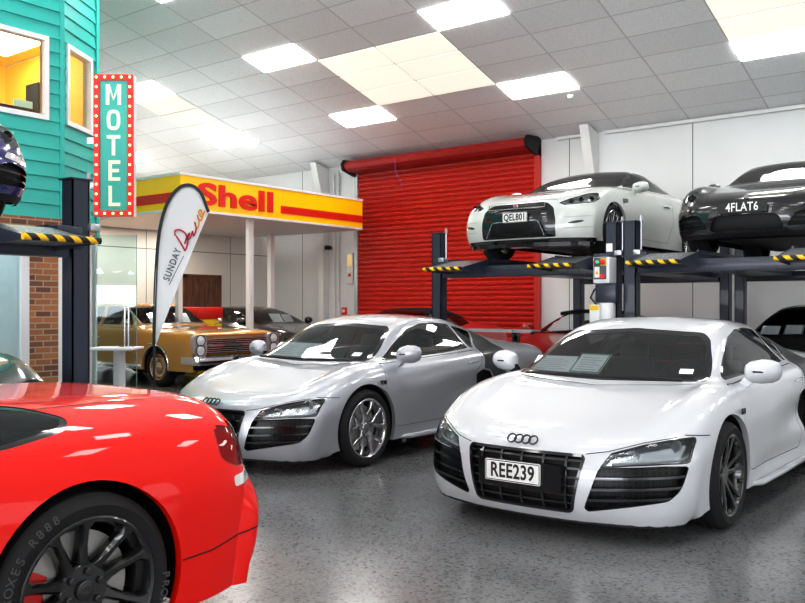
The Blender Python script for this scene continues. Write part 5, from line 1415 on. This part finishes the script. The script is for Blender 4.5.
# motel sign
RZ = math.radians(37.7)
sg_ = thing('motel_sign', 'vertical turquoise MOTEL sign with red border of glowing bulbs', 'sign', (-10.96, 7.32, 0), RZ)
sw, z0, z1 = .285, 2.66, 4.72
b = BM(); box(b, -sw, sw, .02, .14, z0, z1, .004); link('sign_case', b, M['canopy_white'], sg_, smooth=False)
b = BM()
for (a, c_, d, e) in ((-sw, sw, z1 - .085, z1), (-sw, sw, z0, z0 + .085), (-sw, -sw + .085, z0 + .085, z1 - .085), (sw - .085, sw, z0 + .085, z1 - .085)): box(b, a, c_, -.02, .02, d, e)
link('sign_border', b, M['sign_red'], sg_, smooth=False)
b = BM(); box(b, -sw + .085, sw - .085, .0, .02, z0 + .085, z1 - .085); link('sign_face', b, M['sign_teal'], sg_, smooth=False)
def letter(ch):
    w, h, t = .098, .148, .050; b = BM()
    def S(*p, c=False): strip2d(b, p, t, .008, closed=c)
    if ch == 'M':
        S((-w + t / 2 - .012, -h), (-w + t / 2 - .012, h)); S((w - t / 2 + .012, -h), (w - t / 2 + .012, h)); strip2d(b, [(-w + .022, h), (0, -h * .45), (w - .022, h)], t * .8, .008)
    elif ch == 'O': S(*[(math.copysign(abs(math.cos(a)) ** .6, math.cos(a)) * (w - t / 2), math.copysign(abs(math.sin(a)) ** .75, math.sin(a)) * (h - t / 2)) for a in [2 * PI * k / 32 for k in range(32)]], c=True)
    elif ch == 'T': S((0, -h), (0, h - t)); S((-w, h - t / 2), (w, h - t / 2))
    elif ch == 'E': S((-w + t, -h), (-w + t, h)); S((-w + t, h - t / 2), (w, h - t / 2)); S((-w + t, 0), (w * .8, 0)); S((-w + t, -h + t / 2), (w, -h + t / 2))
    else: S((-w + t, -h), (-w + t, h)); S((-w + t, -h + t / 2), (w, -h + t / 2))
    return b
for k, ch in enumerate('MOTEL'):
    link('sign_letter', letter(ch), M['sign_cream'], sg_, loc=(0, -.004, z1 - .29 - k * .368), smooth=False)
first = None
def bulb(x, z):
    global first
    if first is None:
        b = BM(); lathe(b, [(-.055, .0001), (-.048, .014), (-.035, .019), (-.02, .012)], 10, 'y', (0, 0, 0)); first = link('bulb', b, M['bulb'], sg_); o = first
    else: o = first.copy(); COL.objects.link(o)
    o.location = (x, 0, z)
for k in range(15):
    z = z0 + .042 + k * (z1 - z0 - .084) / 14
    for x in (-sw + .042, sw - .042): bulb(x, z)
for k in range(1, 4):
    for z in (z0 + .042, z1 - .042): bulb(-sw + .042 + k * (2 * sw - .084) / 4, z)
b = BM()
for z in (3.06, 3.72): box(b, -sw - .12, -sw, .03, .10, z, z + .10, .005)
link('bracket', b, M['galv'], sg_)

# glass partition right of the building, bar table, banner
gp = thing('glass_partition', 'tall frameless glass partition between the building and the gold sedan', 'glass panel', (-11.80, 7.53, 0), RZ)
b = BM(); box(b, -.02, .66, -.005, .005, .02, 2.45); link('glass_sheet', b, M['shop_glass'], gp, smooth=False)
b = BM(); box(b, -.05, -.02, -.02, .02, 0, 2.45); link('edge_channel', b, M['frame'], gp, smooth=False)
b = BM(); box(b, .655, .662, -.006, .006, .02, 2.45); link('glass_edge', b, pbr('green_glass_edge', (.25, .38, .36), .2), gp, smooth=False)
tb = thing('pedestal_table', 'white pedestal table with rectangular top in front of the glass partition', 'table', (-9.75, 6.62, 0), RZ)
b = BM(); box(b, -.36, .22, -.28, .28, .79, .825, .012); link('table_top', b, M['canopy_white'], tb)
b = BM(); tube(b, [(-.02, 0, .02), (-.02, 0, .79)], .075, 24); link('pedestal', b, M['canopy_white'], tb)
b = BM(); lathe(b, [(.0, .0001), (0, .28), (.02, .27), (.03, .1)], 32, 'z', (-.02, 0, 0)); link('base', b, M['canopy_white'], tb)
st = thing('sign_stand', 'chrome double rod sign stand on the white pedestal table', 'stand', (-9.79, 6.59, .826), RZ)
b = BM(); tube(b, [(.10, 0, 0), (.10, 0, .52)], .012); tube(b, [(.15, 0, 0), (.15, 0, .52)], .012); box(b, .085, .165, -.01, .01, .50, .53, .003); link('rods', b, M['chrome'], st)
b = BM(); box(b, .04, .21, -.06, .06, 0, .012, .004); link('foot', b, M['chrome'], st)
fb = thing('feather_banner', 'white feather banner with dark edge and red script lettering', 'banner', (-8.523, 6.241, 0), RZ)
# outline in local x-z (metres), pole side on the left
S_ = 10.15 / 860.
def px(x, y): return ((x - 154.5) * S_, 1.36 - (y - 306) * S_)
outl = [px(154, 345), px(155, 300), px(156.5, 265), px(159, 235), px(164, 212), px(171, 197), px(179, 188), px(187, 185), px(195, 187), px(202, 195), px(207, 208), px(208.5, 212), px(202, 228), px(190, 258), px(176, 293), px(163, 326), px(156, 345)]
so = smooth_pts(outl[:12], 4, False) + [Vector(p) for p in outl[12:]]
b = BM(); vs = [b.verts.new((p[0], math.sin(p[1] * 3) * .015, p[1])) for p in so]; f = b.faces.new(vs); bmesh.ops.triangulate(b, faces=[f])
ext = [v for v in b.verts]
link('banner_cloth', thick(b, .003), M['flag'], fb, smooth=False)
b = BM(); strip2d(b, smooth_pts(outl[:12], 4, False), .034, .02); link('banner_edging', b, M['flag_edge'], fb, loc=(0, .008, 0), smooth=False)
b = BM(); tube(b, [(0, 0, .03), (-.004, 0, .9), (.0, .0, 1.4)], .014); link('pole', b, M['flag_edge'], fb)
b = BM(); box(b, -.28, .28, -.03, .03, .0, .03, .01); box(b, -.03, .03, -.28, .28, .0, .03, .01); link('cross_base', b, M['flag_edge'], fb)
# lettering along the slanted axis
import mathutils
def on_axis(obj, p, ang):
    obj.rotation_euler = (Matrix.Rotation(0, 3, 'Z') @ Matrix.Rotation(-ang, 3, 'Y') @ Matrix.Rotation(PI / 2, 3, 'X')).to_euler(); obj.location = (p[0], -.016, p[1])
p0 = px(166.5, 281); p1 = px(179, 248.5); ang = math.atan2(p1[1] - p0[1], p1[0] - p0[0]); mid = ((p0[0] + p1[0]) / 2, (p0[1] + p1[1]) / 2)
t1 = text_mesh('banner_lettering', 'SUNDAY', .115, M['grey_ink'], fb, (0, 0, 0), (0, 0, 0), .001, .001, .78, 1.2); on_axis(t1, mid, ang)
b = BM(); q0 = px(169.5, 285); q1 = px(184, 256); strip2d(b, [q0, q1], .006, .001); link('banner_underline', b, M['grey_ink'], fb, loc=(0, -.017, 0), smooth=False)
# handwritten word drawn as a ribbon, coordinates read along the slope
def scr(pts, mat, w=.017):
    b = BM(); P = smooth_pts([px(*p) for p in pts], 6, False); strip2d(b, P, w, .001); link('banner_script', b, mat, fb, loc=(0, -.017, 0), smooth=False)
scr([(176.5, 236), (181, 243), (185.5, 251)], M['banner_red']); scr([(185.5, 251), (188, 243), (186, 234), (180, 230), (175.5, 231), (175.5, 236)], M['banner_red'])
scr([(185, 244), (187, 238), (190, 233), (188, 239), (190.5, 238), (193, 231)], M['banner_red'])
scr([(193, 231), (194, 236), (196.5, 229), (195, 222)], M['banner_red'], .016)
scr([(195, 222), (197, 229), (199.5, 223), (197.5, 215)], M['banner_orange'], .016)
scr([(197.5, 215), (200.5, 221), (203, 216), (201, 210), (199, 213), (202, 217), (205, 211)], M['banner_orange'], .016)
# ---------------------------------------------------------------- four-post lifts
def build_lift(label, loc, rz, z=1.98, L=4.36, hw=1.3, ptop=2.37, console=False):
    t = thing('four_post_lift', label, 'car lift', loc, rz, 'four-post car lifts')
    SB = M['steel_blue']
    for (sx, y) in ((-1, 0), (1, 0), (-1, L), (1, L)):
        b = BM(); x = sx * hw; w = .076; d = .075; s = 1 if y == 0 else -1
        # open channel post: back plate and two flanges, slot facing the deck
        box(b, x - w, x + w, y - d, y - d + .012, 0.01, ptop); box(b, x - w, x - w + .012, y - d, y + d, .01, ptop); box(b, x + w - .012, x + w, y - d, y + d, .01, ptop)
        box(b, x - w * .5, x + w * .5, y + .01, y + .03, .01, ptop - .1)
        p = link('post', b, SB, t, smooth=False)
        b = BM(); box(b, x - w - .02, x + w + .02, y - d - .015, y + d + .02, ptop, ptop + .012); link('top_plate', b, SB, p, smooth=False)
        b = BM(); box(b, x - .112, x + .112, y - .15, y + .15, 0, .015); link('base_plate', b, SB, p, smooth=False)
        b = BM(); bx_ = x - sx * 0 + .12 if sx < 0 else x + .12
        bx_ = x + .115
        tube(b, [(bx_, y, z - .02), (bx_, y, ptop + .06)], .012, 8); lathe(b, [(0, .0001), (0, .022), (.03, .022), (.03, .0001)], 6, 'z', (bx_, y, ptop + .012)); lathe(b, [(0, .0001), (0, .018), (.03, .018), (.03, .0001)], 6, 'z', (bx_, y, ptop + .045)); link('tie_rod', b, M['galv'], p)
        b = BM(); box(b, min(x, x - sx * .22), max(x, x - sx * .22), y - .10, y + .10, z - .16, z + .02, .008); link('carriage', b, SB, p)
        b = BM(); box(b, x + .06, x + .15, y - .12, y - .06, z - .01, z + .05, .006); link('safety_latch', b, M['galv'], p)
    for y in (0, L):
        b = BM(); box(b, -hw + .1, hw - .1, y - .075, y + .075, z - .23, z - .08, .008); link('crossbeam', b, SB, t)
    for sx in (-1, 1):
        x0, x1 = (.50, 1.08) if sx > 0 else (-1.08, -.50)
        b = BM(); box(b, x0, x1, -.02, L + .10, z - .15, z - .012, .006); r = link('runway', b, SB, t)
        b = BM(); box(b, x0 + .02, x1 - .02, .0, L + .05, z - .012, z); link('tread_plate', b, M['tread'], r, smooth=False)
        b = BM(); box(b, x0, x0 + .02, .0, L + .05, z - .012, z + .025); box(b, x1 - .02, x1, .0, L + .05, z - .012, z + .025); link('runway_kerb', b, SB, r, smooth=False)
        b = BM(); hexa(b, [(x0, -.66, z - .150), (x1, -.66, z - .150), (x1, -.02, z - .15), (x0, -.02, z - .15), (x0, -.66, z - .130), (x1, -.66, z - .130), (x1, -.02, z), (x0, -.02, z)]); rp = link('ramp', b, M['tread'], r, smooth=False)
        for xx in (x0 - .006, x1 - .004):
            b = BM(); hexa(b, [(xx, -.66, z - .155), (xx + .01, -.66, z - .155), (xx + .01, -.02, z - .19), (xx, -.02, z - .19), (xx, -.66, z - .125), (xx + .01, -.66, z - .125), (xx + .01, -.02, z + .005), (xx, -.02, z + .005)])
            link('ramp_side', b, SB, rp, smooth=False)
        b = BM(); tube(b, [(x0 - .01, -.665, z - .135), (x1 + .01, -.665, z - .135)], .026, 12); link('striped_ramp_lip', b, M['stripe'], rp)
        b = BM(); box(b, x0 + .04, x1 - .04, L - .05, L + .02, z, z + .16, .01); link('wheel_stop', b, SB, r)
    if console:
        b = BM(); x = hw; box(b, x - .13, x + .08, -.30, -.09, 1.63, 1.945, .01); o = link('control_box', b, M['canopy_white'], t)
        def cb(nm, x0, x1, zz0, zz1, mat, d=.008): b = BM(); box(b, x0, x1, -.30 - d, -.30, zz0, zz1); return link(nm, b, mat, o, smooth=False)
        cb('label_panel', x - .12, x + .04, 1.68, 1.94, M['grey_ink'], .002); cb('yellow_plate', x - .03, x + .04, 1.84, 1.93, M['yellow_plain'], .004); cb('warning_label', x - .11, x - .045, 1.70, 1.83, M['white_plain'], .004)
        b = BM(); prism(b, [(x - .10, 1.74), (x - .055, 1.74), (x - .0775, 1.785)], -.306, -.304, 'y'); link('warning_triangle', b, M['yellow_plain'], o, smooth=False)
        for (xx, zz, m_, r) in ((x - .095, 1.885, M['redcal'], .013), (x - .06, 1.885, M['btn_green'], .018), (x + .005, 1.885, M['redcal'], .032), (x + .005, 1.715, M['redcal'], .030)):
            b = BM(); lathe(b, [(0, r * .8), (-.02, r * .8), (-.025, r), (-.04, r), (-.045, r * .8), (-.045, .0001)], 18, 'y', (xx, -.304, zz)); link('button', b, m_, o)
        b = BM(); box(b, x - .12, x + .14, -.26, -.10, 1.40, 1.62, .01); link('pump_bracket', b, SB, t)
        b = BM(); lathe(b, [(0, .0001), (0, .085), (.015, .095), (.30, .095), (.32, .08), (.32, .0001)], 24, 'z', (x + .02, -.22, 1.08)); q = link('pump_motor', b, M['canopy_white'], t)
        b = BM(); box(b, x - .15, x - .02, -.36, -.24, 1.16, 1.38, .008); link('terminal_box', b, M['canopy_white'], q)
        b = BM(); box(b, x - .14, x - .03, -.365, -.36, 1.31, 1.37); link('yellow_label', b, M['yellow_plain'], q, smooth=False)
        b = BM(); tube(b, [(x - .10, -.28, 1.38), (x - .18, -.26, 1.46), (x - .16, -.2, 1.56), (x - .06, -.18, 1.60)], .010); link('cable', b, M['plastic'], q)
        b = BM(); lathe(b, [(0, .0001), (0, .10), (.25, .10), (.25, .0001)], 20, 'z', (x + .02, -.22, .80)); link('oil_tank', b, M['plastic'], q)
        b = BM(); box(b, x - .06, x + .02, -.082, -.076, 2.02, 2.12); link('data_label', b, M['white_plain'], t, smooth=False)
    return t
# ---------------------------------------------------------------- the cars and lifts in place
Q90 = PI / 2
W8 = build_r8('mid_engined_coupe', 'white mid-engined coupe with four-ring badge and plate REE239, black wheels, at front right', M['white_paint'], (-2.545, 4.43, 0), 'twin5', M['blackrim'], M['carbon'], 'REE239', M['yellow_plain'], M['glass'])
S8 = build_r8('mid_engined_coupe', 'silver mid-engined coupe with bright alloy wheels parked left of the white one', M['silver_paint'], (-5.6, 4.63, 0), 'audi_y', M['satin'], M['carbon'], None, None, M['glass'], wing=True)
paper(W8.t, (-.50, 1.30, .875), .32, .20, math.radians(-58), .1); paper(W8.t, (-.22, 1.28, .878), .25, .23, math.radians(-56), -.1, frame=M['green'])
b = BM(); box(b, -.045, .045, -.002, 0, -.03, .03); link('registration_sticker', b, M['paper'], W8.t, loc=(.545, 1.24, .925), rot=(math.radians(-62), 0, .15), smooth=False)
b = BM(); box(b, -.045, .045, -.002, 0, -.03, .03); link('registration_sticker', b, M['paper'], S8.t, loc=(.545, 1.24, .925), rot=(math.radians(-62), 0, .15), smooth=False)
paper(S8.t, (-.48, 1.30, .875), .32, .22, math.radians(-56), .1); paper(S8.t, (-.20, 1.28, .875), .24, .22, math.radians(-56), 0)
V = build_viper((-3.681, -1.783, 0))
G = build_gtr((-5.55, 9.52, 1.985))
P1 = build_911('black coupe with plate 4FLAT6 raised on the right-hand lift', M['black_paint'], (-2.84, 9.88, 1.985), 0, '4FLAT6')
P2 = build_911('deep blue coupe raised on the lift at the left edge', M['blue_paint'], (-6.0, 2.61, 1.985), Q90, None, None, True)
F = build_ford((-11.15, 9.80, 0), Q90)
build_coupe('coupe', 'dark grey fastback coupe parked beyond the gold sedan', M['black_paint'], (-11.2, 12.45, 0), Q90, scaled(GTR, 1., .97, 1.0), papers=(((.1, 1.75, 1.03), .30, .22, math.radians(-40), None), ((.42, 1.75, 1.03), .25, .2, math.radians(-40), None)))
build_coupe('coupe', 'black car with paired display cards in its windscreen under the right-hand lift', M['black_paint'], (-2.30, 9.15, 0), 0, scaled(GTR, .95, .97, 1.02), axles=(.88, 3.52), papers=(((-.46, 1.44, 1.03), .20, .15, math.radians(-52), None), ((-.20, 1.42, 1.03), .20, .18, math.radians(-52), M['green'])))
build_coupe('sports_coupe', 'red open sports car with its roof down beneath the lifted pearl white coupe', M['dark_red_paint'], (-5.68, 10.1, 0), 0, scaled(GTR, .96, .97, .965), axles=(.89, 3.56), open_top=True, glass=M['clear'])
build_coupe('convertible', 'red convertible with black fabric roof behind the silver coupe', M['dark_red_paint'], (-9.2, 9.7, 0), 0, scaled(GTR, .96, .95, .97), axles=(.89, 3.56), roof=M['fabric_top'])
build_coupe('coupe', 'black car with bright headlamp parked under the lift at the left edge', M['black_paint'], (-5.80, 2.70, 0), Q90, scaled(GTR, 1., .97, 1.08))
build_lift('four-post lift carrying the pearl white coupe, control box on its right post', (-5.68, 9.88, 0), 0, console=True)
build_lift('four-post lift carrying the black coupe with plate 4FLAT6', (-2.845, 9.88, 0), 0)
build_lift('four-post lift carrying the deep blue coupe beside the turquoise building', (-6.38, 2.61, 0), Q90, ptop=2.38)
# ---------------------------------------------------------------- light
w = bpy.data.worlds.new('world'); scene.world = w; w.use_nodes = True
w.node_tree.nodes['Background'].inputs[0].default_value = (.85, .9, 1, 1); w.node_tree.nodes['Background'].inputs[1].default_value = 1.0
def area(name, loc, rot, sx, sy, e, col=(1, 1, 1)):
    l = bpy.data.lights.new(name, 'AREA'); l.shape = 'RECTANGLE'; l.size = sx; l.size_y = sy; l.energy = e; l.color = col
    o = bpy.data.objects.new(name, l); COL.objects.link(o); o.location = loc; o.rotation_euler = rot; return o

area('added_fill_front', (-4, -11.6, 2.0), (math.radians(118), 0, 0), 19, 3.4, 1250, (.94, .97, 1))  # added fill lamp behind the camera, tilted up to brighten the ceiling
area('added_fill_side', (8.6, 3, 2.4), (math.radians(95), 0, math.radians(90)), 16, 3.2, 180, (.96, .98, 1))  # added fill lamp in front of the closed right wall
scene.view_settings.exposure = .46

for k, (x, y) in enumerate(((-13.4, 10.7), (-13.4, 12.6), (-15.1, 11.7), (-15.1, 10.3))):
    l = bpy.data.lights.new('canopy_lamp', 'AREA'); l.shape = 'DISK'; l.size = .5; l.energy = 17; l.color = (1, .96, .88)
    o = bpy.data.objects.new('canopy_lamp', l); COL.objects.link(o); o.location = (x, y, 3.02)

vs_ = scene.view_settings; vs_.use_curve_mapping = True
cm = vs_.curve_mapping; cv = cm.curves[3]
cv.points.new(.22, .175); cv.points.new(.70, .745); cm.update()
cd = bpy.data.cameras.new('camera'); cam = bpy.data.objects.new('camera', cd); COL.objects.link(cam)
cd.sensor_width = 36; cd.lens = 860 / 805 * 36; cd.shift_y = 4.5 / 805; cam.location = (0, 0, 1.36); cam.rotation_euler = (PI / 2, 0, math.radians(37.7)); cd.clip_end = 200
scene.camera = cam
scene.view_settings.view_transform = 'Standard'
